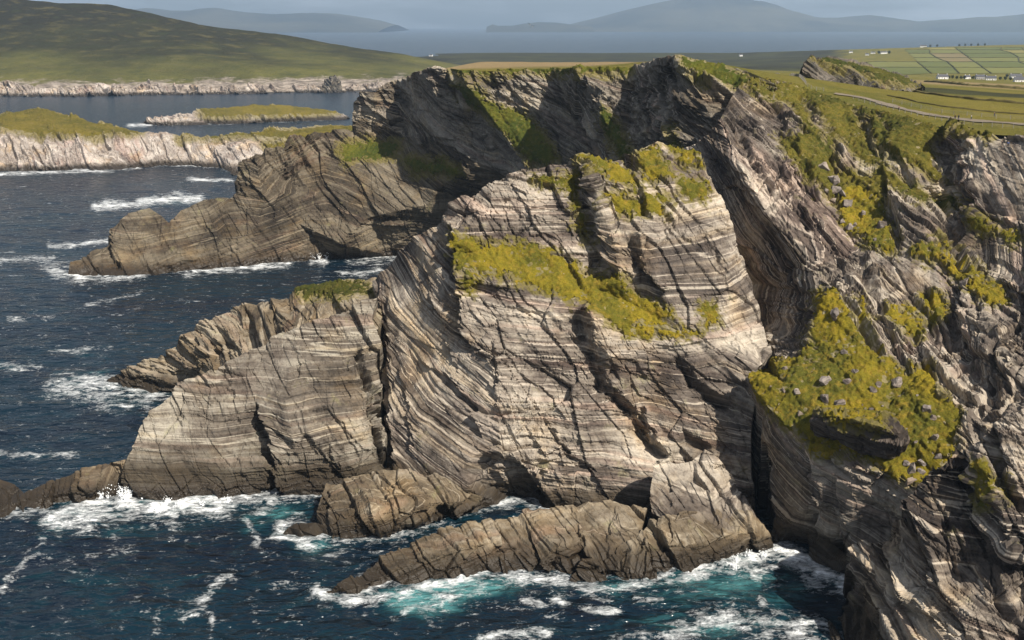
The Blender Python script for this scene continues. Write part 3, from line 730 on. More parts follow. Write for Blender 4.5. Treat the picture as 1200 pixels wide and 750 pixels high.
# ------------------------------------------------------------------ right cliff with gully, grass slope and grass ledge
LEDGE = [(882, 441), (900, 426), (935, 420), (948, 400), (962, 352), (978, 338), (992, 362), (1012, 392), (1035, 425), (1060, 440), (1085, 436),
         (1100, 468), (1126, 490), (1120, 522), (1085, 570), (1060, 560), (1040, 545), (1000, 535), (962, 530), (940, 512), (915, 492), (890, 462)]
rock_mass('sea_cliff',
    outline=[(888, 425, 330), (862, 380, 356), (842, 300, 374), (822, 230, 382), (802, 176, 390), (822, 160, 376), (845, 138, 373), (855, 118, 386), (870, 94, 410), (900, 90, 418),
             (930, 98, 420), (945, 106, 418), (985, 118, 400), (1050, 136, 372), (1100, 148, 352), (1150, 156, 336), (1200, 160, 322), (1330, 168, 290),
             (1330, 300, 250), (1330, 490, 225), (1200, 495, 246), (1145, 530, 252), (1110, 580, 254), (1070, 620, 259), Z(1050, 700, -2), Z(1000, 685, -2), Z(985, 658, -2),
             Z(940, 644, -2), Z(905, 644, -2), (906, 600, 286), (900, 560, 286), (893, 520, 286), (891, 485, 287), (878, 442, 293)],
    lines=[[(845, 138, 373), (868, 195, 352), (900, 250, 339), (935, 305, 326), (950, 350, 315), (940, 400, 303), (905, 420, 300)],
           [(878, 442, 293), (890, 466, 285), (918, 494, 277), (942, 516, 271), (965, 534, 266), (1000, 548, 262), (1045, 556, 257), (1075, 575, 253)],
           [(945, 402, 297), (965, 352, 301), (978, 338, 302), (992, 362, 295), (1012, 392, 288), (1038, 428, 279), (1085, 436, 276), (1126, 492, 260)],
           [(1103, 152, 350), (1112, 190, 346), (1120, 240, 336), (1130, 300, 318)], [(1135, 158, 337), (1138, 200, 330), (1140, 245, 320)],
           [(1140, 250, 318), (1170, 262, 312), (1200, 268, 304), (1330, 280, 270)],
           [(1090, 290, 313), (1130, 312, 303), (1178, 345, 292), (1200, 365, 284)],
           [(1112, 345, 300), (1122, 400, 286), (1150, 450, 268)], [(1150, 350, 289), (1165, 400, 276), (1185, 450, 262)]],
    pts=[(900, 150, 374), (930, 200, 354), (960, 260, 334), (985, 310, 319), (1000, 230, 345), (1040, 280, 322), (1000, 170, 365), (1050, 170, 352),
         (1100, 205, 336), (1060, 230, 335), (1000, 290, 326), (1030, 310, 314), (1060, 340, 304), (1080, 400, 285), (1030, 370, 296), (1090, 340, 303),
         (920, 450, 283), (1000, 450, 276), (1040, 480, 269), (1060, 530, 259), (960, 490, 272), (960, 585, 272), (925, 560, 279), (1000, 620, 268),
         (1040, 600, 262), (920, 610, 283), (1090, 450, 268), (950, 150, 372), (870, 330, 364), (900, 380, 336), (915, 335, 342), (870, 130, 383)],
    mat=ROCK, amp=0.6, sawamp=0.9, sawT=11.0, jv=(0.9, 0.22, 0.34),
    quiet=[([(1138, 162), (1200, 166), (1335, 175), (1335, 275), (1200, 262), (1140, 244)], 0.22), ([(1120, 255), (1200, 275), (1330, 290), (1330, 360), (1200, 345), (1150, 310)], 0.4), ([(895, 500), (945, 530), (1000, 560), (1040, 570), (1030, 640), (990, 650), (940, 640), (905, 620)], 0.4), ([(1050, 300), (1100, 310), (1110, 345), (1060, 350)], 0.4)],
    feats=[([(902, 118), (925, 160), (945, 200), (962, 240)], 2.2, 14, -1.5, 6, 6), ([(938, 116), (962, 150), (985, 168)], 1.8, 10, -1.0, 6, 6),
           ([(1001, 128), (1018, 162), (1030, 190)], 2.2, 10, -1.5, 6, 10), ([(1026, 162), (1050, 195), (1070, 225)], 2.0, 14, -2.0, 6, 12),
           ([(974, 162), (980, 195), (992, 210)], 1.8, 14, -1.2, 6, 4), ([(1028, 185), (1040, 235), (1050, 275), (1054, 302)], 2.8, 22, -2.4, 7, 6),
           ([(1098, 142), (1108, 190), (1116, 240)], 3.4, 40, -2.0, 8, 18), ([(1096, 215), (1108, 250), (1118, 290), (1132, 326)], 2.4, 22, -3.2, 7, 6),
           ([(1006, 300), (1022, 345), (1034, 375)], 2.4, 14, -2.4, 7, 12), ([(972, 315), (1004, 372), (1020, 400), (1040, 425)], 1.6, 12, -3.6, 6, 5),
           ([(1110, 340), (1122, 400), (1150, 450), (1178, 480)], 2.6, 24, -3.0, 8, 24), ([(1036, 380), (1058, 425), (1068, 445)], 1.6, 10, -2.4, 5, 5),
           ([(1072, 390), (1084, 425), (1098, 450)], 1.6, 10, -2.6, 5, 5), ([(1125, 238), (1160, 250), (1200, 266)], -3.0, 6, 1.5, 10, 4),
           ([(940, 515), (948, 560), (956, 600), (952, 640)], 2.4, 22, -3.0, 7, 6), ([(1085, 330), (1095, 370), (1100, 405)], 1.6, 10, -2.0, 5, 5),
           ([(975, 590), (985, 620), (990, 650)], 1.2, 10, -2.2, 5, 5), ([(868, 150), (890, 200), (905, 235)], 1.6, 12, -2.0, 6, 6),
           ([(905, 175), (930, 235), (955, 280)], 2.0, 14, -2.4, 6, 6), ([(950, 250), (975, 290), (990, 330)], 1.6, 12, -2.0, 6, 5),
           ([(1160, 390), (1170, 430), (1195, 470)], 1.6, 14, -2.4, 6, 6), ([(1150, 165), (1165, 205), (1195, 240)], 0.4, 6, -1.0, 4, 3)],
    bare=[[(936, 116), (952, 120), (976, 154), (968, 168), (950, 150)], [(974, 164), (984, 158), (1005, 185), (1030, 192), (1020, 206), (978, 203)], [(1000, 128), (1020, 138), (1030, 170), (1032, 190), (1015, 166)],
          [(1026, 163), (1050, 184), (1085, 205), (1112, 226), (1106, 233), (1070, 222), (1054, 214), (1038, 198)], [(1028, 134), (1042, 146), (1045, 160), (1034, 152)], [(905, 112), (930, 122), (942, 155), (925, 160), (908, 135)]],
    grass2=[[(872, 94), (930, 99), (985, 115), (1050, 132), (1120, 149), (1160, 157), (1158, 162), (1106, 158), (1090, 168), (1094, 190), (1106, 208), (1090, 215), (1062, 222), (1044, 215), (1036, 232), (1000, 215), (970, 226), (953, 206), (922, 182), (918, 160), (945, 160), (930, 130), (900, 112)],
           [(1040, 200), (1062, 216), (1100, 226), (1124, 240), (1118, 247), (1080, 235), (1060, 226), (1042, 216)]],
    grass2_mat=GRASS_OLIVE, g2label='olive turf between slabs on the upper right slope',
    grass=[[(985, 216), (1012, 208), (1034, 225), (1040, 250), (1050, 280), (1050, 298), (1020, 286), (992, 262), (988, 238)],
           [(1062, 291), (1100, 286), (1108, 292), (1125, 315), (1150, 325), (1176, 345), (1178, 364), (1158, 355), (1135, 335), (1110, 315), (1080, 302)],
           [(1140, 300 - 43), (1175, 268), (1196, 280), (1190, 284), (1160, 272)],
           [(1036, 366), (1064, 366), (1076, 385), (1074, 396), (1050, 376)], [(1000, 350), (1012, 350), (1020, 372), (1010, 372)], LEDGE,
           [(1082, 350), (1100, 352), (1104, 372), (1092, 366)]],
    glabel='yellow green grass on the ledges and upper slope of the right cliff', grass_name='grass_slope',
    label='steep right cliff of tilted slabs with grass ledge and shadowed gully', cat='cliff')

rock_mass('rock_buttress',
    outline=[Z(956, 756, -2), (985, 716, 249), (995, 690, 246), (1003, 640, 244), (1036, 633, 241), (1041, 605, 239), (1058, 600, 237), (1083, 560, 235), (1100, 545, 233),
             (1135, 528, 231), (1150, 514, 229), (1163, 496, 228), (1200, 478, 228), (1330, 440, 224), (1345, 900, 172), (1200, 900, 180), Z(1010, 900, -2), Z(965, 800, -2)],
    lines=[[(1128, 545, 234), (1150, 600, 229), (1168, 645, 224), (1200, 665, 219)], [(1146, 535, 227), (1172, 590, 220), (1192, 640, 215)],
           [(1012, 640, 243), (1030, 680, 236), (1045, 715, 230)], [(1046, 620, 235), (1062, 690, 226)]],
    pts=[(1100, 620, 229), (1100, 690, 221), (1160, 700, 213), (1110, 750, 214), (1200, 750, 208), (1000, 770, 232), (1190, 560, 222), (1050, 760, 223), (1085, 655, 225), (1260, 650, 212)],
    mat=ROCK, amp=0.7, dip=0.2, sawamp=0.45, sawT=9.0, jv=(0.95, 0.12, 0.22),
    feats=[([(1126, 540), (1148, 600), (1166, 640), (1200, 662)], 2.4, 20, -3.4, 7, 8), ([(1064, 585), (1078, 645), (1086, 690)], 1.8, 14, -2.6, 6, 5),
           ([(1026, 635), (1044, 688), (1060, 712), (1098, 730)], 2.4, 18, -4.2, 7, 7), ([(1160, 655), (1170, 700), (1188, 728)], 1.8, 14, -2.8, 6, 5),
           ([(1162, 495), (1175, 560), (1198, 605)], 2.0, 16, -4.0, 7, 8), ([(1085, 720), (1120, 715), (1160, 722), (1200, 735)], -2.0, 6, 1.0, 10, 4),
           ([(1105, 610), (1112, 650), (1125, 680)], 0.8, 8, -1.4, 4, 3), ([(1000, 690), (1015, 730), (1040, 755)], 1.0, 10, -2.0, 5, 4)],
    grass=[[(1148, 540), (1158, 545), (1162, 592), (1152, 588)], [(1172, 570), (1180, 560), (1184, 585)]], glabel='grass tufts in the cracks of the buttress', grass_name='grass_tuft',
    label='jagged rock buttress with dark clefts at the foot of the right cliff', cat='cliff')

# ------------------------------------------------------------------ rocks at the waterline
ROCKBACK = ((2, -1), (5, -4), (9, -14))
def shore_rock(label, outline, pts=(), lines=(), amp=0.35, feats=(), mat=None, group=None):
    return rock_mass('shore_rock', outline, lines, pts, mat or ROCK_SEA, amp, feats=feats, res=0.0013, resmin=0.34, back=ROCKBACK, label=label, cat='rock', kind=None, group=group)
shore_rock('brown stepped rock ledge below the dark side of the banded cliff',
    [Z(366, 628, -1.5), (372, 590, 300), (385, 570, 304), (430, 552, 306), (480, 549, 305), (525, 558, 302), (555, 576, 299), Z(578, 597, -1.5),
     Z(535, 608, -1.5), Z(480, 620, -1.5), Z(425, 638, -1.5), Z(390, 643, -1.5)],
    [(450, 572, 301), (400, 582, 297)], [[(370, 600, 292), (380, 600, 290), (410, 602, 287), (450, 598, 288), (500, 590, 291), (545, 586, 296)], [(385, 626, 286.5), (430, 622, 287), (490, 608, 290)]], amp=0.8,
    feats=[([(382, 575), (384, 610), (392, 640)], 0.8, 8, -1.2, 4, 3), ([(415, 570), (417, 600), (420, 628)], 0.6, 8, -0.8, 4, 3)])
shore_rock('long low slab sloping into surf in front of the cliff',
    [Z(374, 704, -1.5), (390, 684, 258.5), (445, 655, 269), (500, 632, 276), (560, 612, 281), (583, 608, 281), (588, 640, 272), Z(586, 674, -1.5),
     Z(540, 681, -1.5), Z(480, 691, -1.5), Z(430, 703, -1.5)], [],
    [[(400, 692, 256.5), (420, 687, 258.5), (450, 672, 263), (500, 655, 266.5), (555, 640, 269.5), (588, 634, 271)]], amp=0.5)
shore_rock('small yellow stained block wedged between the long slab and square block',
    [(582, 609, 281), (612, 606, 281), (622, 630, 276), (633, 655, 270), Z(636, 677, -1.5), Z(590, 677, -1.5), (583, 645, 271)], [(605, 640, 272)], amp=0.5)
shore_rock('large square slab block with smooth tilted face above the surf',
    [(612, 602, 284), (650, 598, 283), (720, 588, 284), (758, 598, 281), (748, 632, 273), (724, 655, 268), (705, 668, 265), Z(695, 678, -1.5), Z(645, 678, -1.5), (637, 660, 266), (622, 628, 275)],
    [(680, 630, 273), (650, 640, 271)], amp=0.6, feats=[([(672, 596), (680, 630), (690, 668)], 0.5, 8, -0.8, 4, 2), ([(718, 592), (712, 630), (706, 664)], 0.4, 8, -0.9, 4, 3)])
shore_rock('broad brown rock shelf under the pale leaning slab',
    [(682, 656, 267), (720, 642, 270), (745, 632, 272), (760, 612, 277), (830, 596, 281), (880, 600, 281), (902, 628, 279), Z(905, 648, -1.5), Z(850, 663, -1.5), Z(780, 683, -1.5), Z(700, 693, -1.5), Z(672, 684, -1.5)],
    [(720, 665, 265), (800, 640, 271), (860, 625, 275)], amp=0.9, feats=[([(760, 615), (750, 640), (735, 660)], 0.6, 8, -1, 5, 3)])
shore_rock('pale leaning slab at the mouth of the shadowed gully',
    [(766, 546, 287), (772, 540, 287), (792, 542, 288), (812, 538, 288), (826, 526, 289), (842, 535, 288), (858, 556, 286), (874, 585, 284), (890, 615, 280), (850, 625, 276), (800, 618, 279), (765, 602, 283), (762, 575, 286)],
    [(800, 572, 284), (835, 590, 281), (790, 600, 281)], amp=0.75, mat=ROCK, feats=[([(812, 536), (818, 560), (832, 580)], 1.0, 10, -1.6, 5, 4), ([(795, 560), (830, 575), (868, 590)], -0.9, 6, 0.8, 8, 3)])
shore_rock('small dark rock awash beside the brown stepped ledge',
    [Z(328, 630, -1), (338, 618, 290), (352, 612, 291), (370, 612, 291), (384, 618, 289), Z(386, 634, -1), Z(350, 632, -1)], [(355, 622, 287)], amp=0.3)
shore_rock('small dark rock awash off the promontory tip',
    [Z(160, 460, -1), (164, 453, 406), (176, 447, 407), (190, 449, 406), Z(196, 460, -1), Z(178, 463, -1)], [(178, 454, 403)], amp=0.3)
shore_rock('rounded brown rocks at the foot of the right cliff beside the surf',
    [Z(945, 662, -1.5), (948, 640, 278), (965, 630, 279), (985, 645, 274), (1000, 660, 266), Z(1002, 678, -1.5), Z(975, 676, -1.5)], [(970, 655, 273)], amp=0.4)

# ------------------------------------------------------------------ islands on the left
rock_mass('island',
    outline=[Z(-160, 206, -2), (-160, 140, 1130), (-60, 138, 1130), (0, 134, 1140), (25, 131, 1150), (45, 125, 1155), (62, 130, 1150), (95, 138, 1130), (140, 149, 1110), (165, 155, 1090), (200, 158, 1090), (240, 161, 1082),
             (300, 154, 1110), (350, 149, 1140), (420, 146, 1160), (430, 190, 1010), Z(420, 208, -2), Z(330, 206, -2), Z(275, 208, -2), Z(262, 200, -2), Z(215, 197, -2), Z(130, 202, -2), Z(60, 203, -2), Z(0, 204, -2)],
    lines=[[(-160, 150, 1075), (0, 150, 1070), (60, 153, 1065), (110, 155, 1060), (160, 158, 1068), (215, 165, 1066)], [(215, 165, 1066), (250, 172, 1050), (300, 168, 1048), (330, 170, 1040), (420, 165, 1050)],
           [(0, 170, 1045), (90, 178, 1034), (140, 178, 1046), (215, 181, 1052)]],
    pts=[(270, 190, 1016), (340, 185, 1014)],
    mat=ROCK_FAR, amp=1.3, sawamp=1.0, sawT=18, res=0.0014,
    grass=[[(-160, 138), (0, 134), (45, 126), (95, 138), (140, 149), (165, 154), (150, 156), (80, 157), (40, 155), (0, 150), (-160, 152)], [(300, 155), (420, 147), (420, 160), (335, 165), (300, 158), (270, 160), (210, 162)], [(310, 168), (335, 170), (325, 182)]],
    grass_mat=grass_material('island_grass', (0.21, 0.165, 0.03), (0.13, 0.115, 0.025), (0.25, 0.185, 0.06), 0.5), grass_name='grass_top', glabel='yellow grass on the low rocky island',
    label='low rocky island with yellow grass top and pale eroded sides', cat='island')
rock_mass('islet',
    outline=[Z(165, 146, -1), (172, 138, 1475), (185, 134, 1490), (225, 132, 1500), (232, 127, 1540), (262, 127, 1545), (300, 123, 1560), (340, 124, 1575), (395, 130, 1568), (410, 134, 1560), Z(405, 141, -1), Z(330, 144, -1), Z(255, 147, -1), Z(200, 149, -1)],
    lines=[[(232, 134, 1500), (270, 137, 1490), (330, 136, 1520), (395, 134, 1558)]],
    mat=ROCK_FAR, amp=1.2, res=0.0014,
    grass=[[(234, 127), (262, 126), (300, 122), (345, 124), (394, 130), (390, 133), (330, 135), (270, 136), (240, 134)]],
    grass_mat=bpy.data.materials['island_grass'], grass_name='grass_top', glabel='yellow grass cap of the small islet in the channel',
    label='small flat islet in the channel with yellow grass cap', cat='island')

# ------------------------------------------------------------------ open land: plateau, fields, heath; far hill; mountains
def land(name, pts, mat, lim, amp, attrs=None, extra=(), it=6, label=None, cat=None, rough=1.0):
    P3 = [W(*p[:3]) if len(p) == 3 else (W(*p[:3])[0], W(*p[:3])[1], p[3]) for p in pts] + list(extra)
    n0 = len(P3) - len(extra)
    r = delaunay_2d_cdt([Vector((p[0], p[1])) for p in P3], [(n0 + k, n0 + k + 1) for k in range(len(extra) - 1)], [], 0, 0.01)
    V = np.array([P3[s[0]] for s in r[3]], float)
    F = np.array([f for f in r[2]], np.int64)
    if extra:        # nothing seaward of the cliff edge
        ea = np.array([e[0] / e[1] for e in extra]); ed = np.array([math.hypot(e[0], e[1]) for e in extra])
        c = V[F].mean(1)
        F = F[np.hypot(c[:, 0], c[:, 1]) > np.interp(c[:, 0] / c[:, 1], ea, ed) - 0.5]
        cu, _, cd_ = project(V[F].mean(1))
        F = F[cu > np.interp(cd_, [600, 900, 2200, 3000], [480, 518, 512, 470])]
        ln = np.linalg.norm(V[F] - V[np.roll(F, 1, axis=1)], axis=2).max(1)
        cu, _, cd_ = project(V[F].mean(1))
        F = F[~((ln > 1700) & (cu < 500))]
    n = np.cross(V[F[:, 1]] - V[F[:, 0]], V[F[:, 2]] - V[F[:, 0]])[:, 2] < 0
    F[n] = F[n][:, ::-1]
    V, F = refine(V, F, lim)
    V[:, 2] = relax(V[:, 2], F, it)
    d = np.hypot(V[:, 0], V[:, 1])
    V[:, 2] += amp * rough * np.minimum(d / 400, 6) * fbm(V / np.array([60., 60., 60.]), 4, 140) * 0.5 + amp * 0.25 * fbm(V / 7.0, 3, 144)
    A = attrs(V) if attrs else {}
    o = mesh_obj(name, V, F, mat, A, True)
    tag(o, label, cat, None, 'structure')
    SOLIDS.append((name, V, F))
    return o

def land_material():
    t = NT('moor_and_pasture')
    P = t.pos()
    heath, tan = t.attr('heath'), t.attr('tan')
    n1 = t.noise(P, 0.02, 5, 0.6); n2 = t.noise(P, 0.15, 5, 0.65); n3 = t.noise(P, 1.2, 4, 0.7)
    col = t.mix(t.maprange(n1, 0.4, 0.62), (0.185, 0.155, 0.03), (0.12, 0.115, 0.022))
    col = t.mix(t.maprange(n2, 0.5, 0.7, 0, 0.7), col, (0.21, 0.165, 0.045))
    col = t.mix(t.maprange(t.math('ADD', tan, t.math('MULTIPLY', n2, 0.5)), 0.5, 0.9), col, (0.30, 0.22, 0.115))
    heath_cloud_shade = t.mix(t.maprange(t.noise(P, 0.006, 5, 0.65), 0.4, 0.65), (0.032, 0.030, 0.018), (0.062, 0.064, 0.024))  # dark heath colour, with cloud shade put into it
    col = t.mix(t.maprange(t.math('ADD', heath, t.math('MULTIPLY', t.math('SUBTRACT', n1, 0.5), 0.5)), 0.35, 0.65), col, heath_cloud_shade)
    col = t.mix(t.maprange(n3, 0.35, 0.7, 0, 0.6), col, t.mix(1.0, col, (0.55, 0.55, 0.5), 'MULTIPLY'))
    return t.done(col, 0.95, t.bump(t.math('ADD', n3, t.math('MULTIPLY', n2, 2.0)), 1.0, 0.8), 0.1)
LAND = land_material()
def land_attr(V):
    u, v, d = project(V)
    heath = smooth(1600, 2600, d) * smooth(1010, 900, u) + smooth(1200, 2600, d) * smooth(1040, 980, u) * 0.4  # far heath; its dark tone also stands in for cloud shadow
    # scrubby bank between the outcrop and the pastures; dark tone includes cloud shadow
    heath = np.maximum(heath, smooth(470, 560, d) * smooth(720, 620, d) * smooth(1040, 1080, u) * 0.75)
    tan = smooth(700, 900, d) * smooth(1500, 1100, d) * smooth(1000, 1100, u) * 0.6 + smooth(560, 640, d) * smooth(880, 760, d) * smooth(960, 700, u) * 0.8
    return {'heath': heath, 'tan': tan}
EDGE = [(482, 86, 628), (500, 80, 606), (528, 80, 602), (543, 83, 582), (600, 82, 574), (650, 82, 566), (676, 80, 521), (738, 80, 510), (765, 69, 482), (792, 67, 452), (830, 71, 444), (870, 80, 432),
        (900, 91, 421), (930, 97, 422), (945, 105, 420), (985, 117, 402), (1050, 135, 374), (1100, 147, 354), (1150, 155, 338), (1200, 159, 324), (1330, 167, 292)]
EDGE3 = [(W(*p)[0], W(*p)[1], W(*p)[2] - 0.5) for p in EDGE]
EDGE4 = [(x * 0.985, y * 0.985, z - 6) for x, y, z in EDGE3]
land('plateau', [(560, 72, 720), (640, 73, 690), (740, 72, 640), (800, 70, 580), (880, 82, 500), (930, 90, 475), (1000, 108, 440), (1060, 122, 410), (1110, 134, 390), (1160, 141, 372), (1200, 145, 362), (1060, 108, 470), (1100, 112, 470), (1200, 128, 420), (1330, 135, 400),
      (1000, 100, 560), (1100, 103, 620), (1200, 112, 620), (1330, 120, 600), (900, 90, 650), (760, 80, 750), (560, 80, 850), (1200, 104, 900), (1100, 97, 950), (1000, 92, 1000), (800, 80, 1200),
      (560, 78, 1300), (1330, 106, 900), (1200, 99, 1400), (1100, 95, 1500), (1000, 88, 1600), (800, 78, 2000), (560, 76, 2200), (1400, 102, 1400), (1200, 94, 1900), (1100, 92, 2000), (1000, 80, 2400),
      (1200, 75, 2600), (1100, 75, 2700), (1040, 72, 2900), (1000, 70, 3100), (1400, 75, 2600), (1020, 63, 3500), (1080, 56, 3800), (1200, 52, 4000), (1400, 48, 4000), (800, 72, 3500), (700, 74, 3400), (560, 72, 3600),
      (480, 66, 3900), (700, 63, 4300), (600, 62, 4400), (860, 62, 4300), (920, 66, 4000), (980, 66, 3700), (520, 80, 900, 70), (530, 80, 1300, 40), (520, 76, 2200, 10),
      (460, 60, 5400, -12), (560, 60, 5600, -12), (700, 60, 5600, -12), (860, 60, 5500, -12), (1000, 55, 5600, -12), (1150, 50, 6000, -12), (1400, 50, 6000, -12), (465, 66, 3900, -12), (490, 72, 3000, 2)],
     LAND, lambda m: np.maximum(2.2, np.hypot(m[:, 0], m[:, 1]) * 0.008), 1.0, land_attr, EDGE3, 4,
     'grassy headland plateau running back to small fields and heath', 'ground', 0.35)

def hill_material():
    t = NT('hill_heath_cloud_shade')
    P = t.pos(); x, y, z = t.sep(P)
    n1 = t.noise(P, 0.0045, 6, 0.62); n2 = t.noise(P, 0.02, 6, 0.65); n3 = t.noise(P, 0.12, 4, 0.7)
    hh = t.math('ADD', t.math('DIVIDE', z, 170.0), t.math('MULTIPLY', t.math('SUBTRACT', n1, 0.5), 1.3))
    col = t.ramp(hh, [(0.0, (0.125, 0.118, 0.03)), (0.25, (0.078, 0.076, 0.023)), (0.5, (0.034, 0.033, 0.014)), (0.85, (0.022, 0.02, 0.011))])  # darker uphill: cloud shadow painted into the heather colour
    col = t.mix(t.maprange(n2, 0.52, 0.7, 0, 0.6), col, (0.135, 0.115, 0.04))
    col = t.mix(t.maprange(n2, 0.45, 0.32, 0, 0.6), col, (0.04, 0.048, 0.016))
    col = t.mix(t.maprange(n3, 0.4, 0.7, 0, 0.45), col, t.mix(1.0, col, (0.5, 0.5, 0.45), 'MULTIPLY'))
    rk = t.maprange(t.math('MULTIPLY_ADD', t.noise(P, 0.03, 5, 0.7), 40.0, z), 44.0, 38.0)
    rcol = t.ramp(t.noise(t.scale(P, (0.06, 0.06, 0.2)), 1.0, 6, 0.7), [(0.36, (0.09, 0.075, 0.06)), (0.5, (0.24, 0.20, 0.165)), (0.64, (0.42, 0.36, 0.30))])
    col = t.mix(rk, col, rcol)
    col = t.mix(t.maprange(z, 2.5, 0.5), col, (0.06, 0.05, 0.04))
    return t.done(col, 0.95, t.bump(t.math('ADD', n3, n2), 1.0, 5.0), 0.1)
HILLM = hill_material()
hp = []
for u, v in ((-420, 115), (-150, 114), (0, 114), (60, 115), (120, 114), (200, 113), (260, 112), (330, 111), (380, 110), (430, 109), (500, 107), (570, 104)): hp.append(Z(u, v, -4))
for u, v, z in ((-420, 103, 22), (-150, 102, 22), (0, 98, 30), (20, 100, 26), (40, 104, 19), (90, 102, 22), (120, 101, 24), (160, 101, 24), (210, 101, 24), (260, 103, 19), (295, 98, 28), (320, 103, 17), (355, 102, 20), (388, 101, 22), (404, 100, 22), (430, 99, 22), (500, 96, 26), (570, 94, 26)):
    t0 = Z(u, v, z)
    vb = float(np.interp(u, [-420, -150, 0, 60, 120, 200, 260, 330, 380, 430, 500, 570], [115, 114, 114, 115, 114, 113, 112, 111, 110, 109, 107, 104]))
    hp.append((u, v - 1, Z(u, vb, -4)[2] + 22))
for p in ((-420, 50, 2600), (-150, 40, 2600), (0, 55, 2500), (100, 60, 2450), (200, 65, 2400), (300, 75, 2350), (420, 85, 2350), (500, 88, 2300),
          (-420, -10, 3100), (-150, -14, 3100), (-60, -10, 3100), (0, -4, 3050), (40, 1, 3050), (90, 3, 3050), (130, 5, 3050), (170, 16, 3000), (230, 28, 3000), (330, 40, 3000), (370, 48, 2950), (420, 56, 2900), (460, 62, 2900), (490, 67, 2850), (540, 78, 2800),
          (-420, 30, 4200, 0), (-150, 30, 4200, 0), (100, 30, 4200, 0), (300, 40, 4000, -5), (420, 50, 3700, -5), (520, 60, 3500, -5), (600, 80, 3000, -5), (640, 95, 2600, -5), (640, 100, 2300, -5)):
    hp.append(p)
land('hill', hp, HILLM, lambda m: np.maximum(7.0, np.hypot(m[:, 0], m[:, 1]) * 0.0042), 1.0, None, (), 2, 'broad green heather hill with cloud shade in its colour and a pale rocky shore', 'hill', 1.1)

def mountain_material():
    t = NT('mountain_moor')
    P = t.pos()
    n = t.noise(P, 0.0006, 6, 0.6)
    col = t.mix(t.maprange(n, 0.4, 0.65), (0.03, 0.034, 0.028), (0.085, 0.08, 0.055))
    return t.done(col, 0.95, t.bump(t.noise(P, 0.002, 6, 0.6), 1.0, 80.0), 0.05)
MOUNT = mountain_material()
def mountain(label, prof, t, deep=3200.0):
    """ridge seen at depth t: prof is a list of skyline pixels"""
    us = np.arange(prof[0][0], prof[-1][0] + 1, 3.0)
    vs = np.interp(us, [p[0] for p in prof], [p[1] for p in prof])
    hz = CAMH + t * (-SP + CP * (375 - vs) / FPX)
    hz = np.maximum(hz, -30)
    X = t * (us - 600) / FPX
    rows = []
    for k, f in enumerate(np.linspace(0, 1, 22)):
        y = t - deep + 2 * deep * f
        prof_h = np.sin(math.pi * min(1, max(0, f))) ** 1.3
        z = hz * prof_h - 8 * (1 - prof_h)
        Q = np.stack([X * (1 + 0 * f), np.full(len(X), y), z], 1)
        z = z * (1 + 0.22 * fbm(Q / 900.0, 4, 150) * (1 - abs(2 * f - 1) ** 0.2 * 0) * (0 if abs(f - 0.5) < 0.03 else 1))
        rows.append(np.stack([X, np.full(len(X), y), z], 1))
    V = np.concatenate(rows); n = len(X); F = []
    a = np.arange(n - 1)
    for k in range(len(rows) - 1): F.append(np.stack([k * n + a, k * n + a + 1, (k + 1) * n + a + 1, (k + 1) * n + a], 1))
    o = mesh_obj('mountain', V, np.concatenate(F), MOUNT, None, True)
    tag(o, label, 'mountain', None, 'structure')
mountain('hazy blue ridge beyond the heather hill', [(120, 29), (160, 14), (190, 10), (215, 13), (240, 13), (275, 12), (300, 15), (330, 17), (370, 16), (395, 16), (420, 19), (450, 25), (470, 30)], 21000)
mountain('tall broad hazy blue mountain across the bay', [(660, 30), (676, 26), (700, 20), (730, 12), (760, 5), (800, -3), (825, -4), (850, -1), (880, 4), (910, 13), (930, 19), (950, 21), (975, 21), (990, 19), (1002, 18), (1015, 20), (1040, 23), (1060, 27), (1075, 30)], 22500)
mountain('low hazy ridge at the right of the bay', [(1040, 30), (1070, 25), (1100, 23), (1130, 20), (1150, 20), (1180, 17), (1200, 14), (1240, 11), (1290, 14), (1350, 22)], 21500)
mountain('low hazy islands out in the bay', [(572, 31), (578, 28.5), (584, 30), (600, 30), (615, 27.5), (630, 26), (650, 26.5), (670, 29), (690, 31)], 19500, 1200)

# ------------------------------------------------------------------ outcrop on the plateau
rock_mass('rock_outcrop',
    outline=[(940, 104, 478), (938, 88, 484), (942, 74, 488), (950, 66, 492), (965, 69, 496), (990, 73, 500), (1020, 80, 505), (1040, 84, 510), (1060, 92, 520), (1080, 102, 530), (1070, 107, 500),
             (1045, 106, 492), (1000, 106, 480), (960, 106, 476)],
    lines=[[(965, 69, 496), (1000, 80, 492), (1045, 94, 494), (1070, 104, 505)]], pts=[(960, 90, 480), (1000, 92, 484), (1030, 98, 488)],
    mat=ROCK_BLACK, amp=0.6, sawamp=0.9, sawT=9, back=((8, 1.0), (40, -3), (70, -20)),
    grass=[[(950, 65), (990, 72), (1040, 83), (1082, 102), (1060, 100), (1030, 90), (1000, 80), (970, 72)]], grass_mat=GRASS_DARK, grass_name='grass_top', glabel='dark grass on top of the plateau outcrop',
    label='dark rock outcrop with grassy back standing on the plateau', cat='rock', kind=None)
bpy.context.view_layer.update()

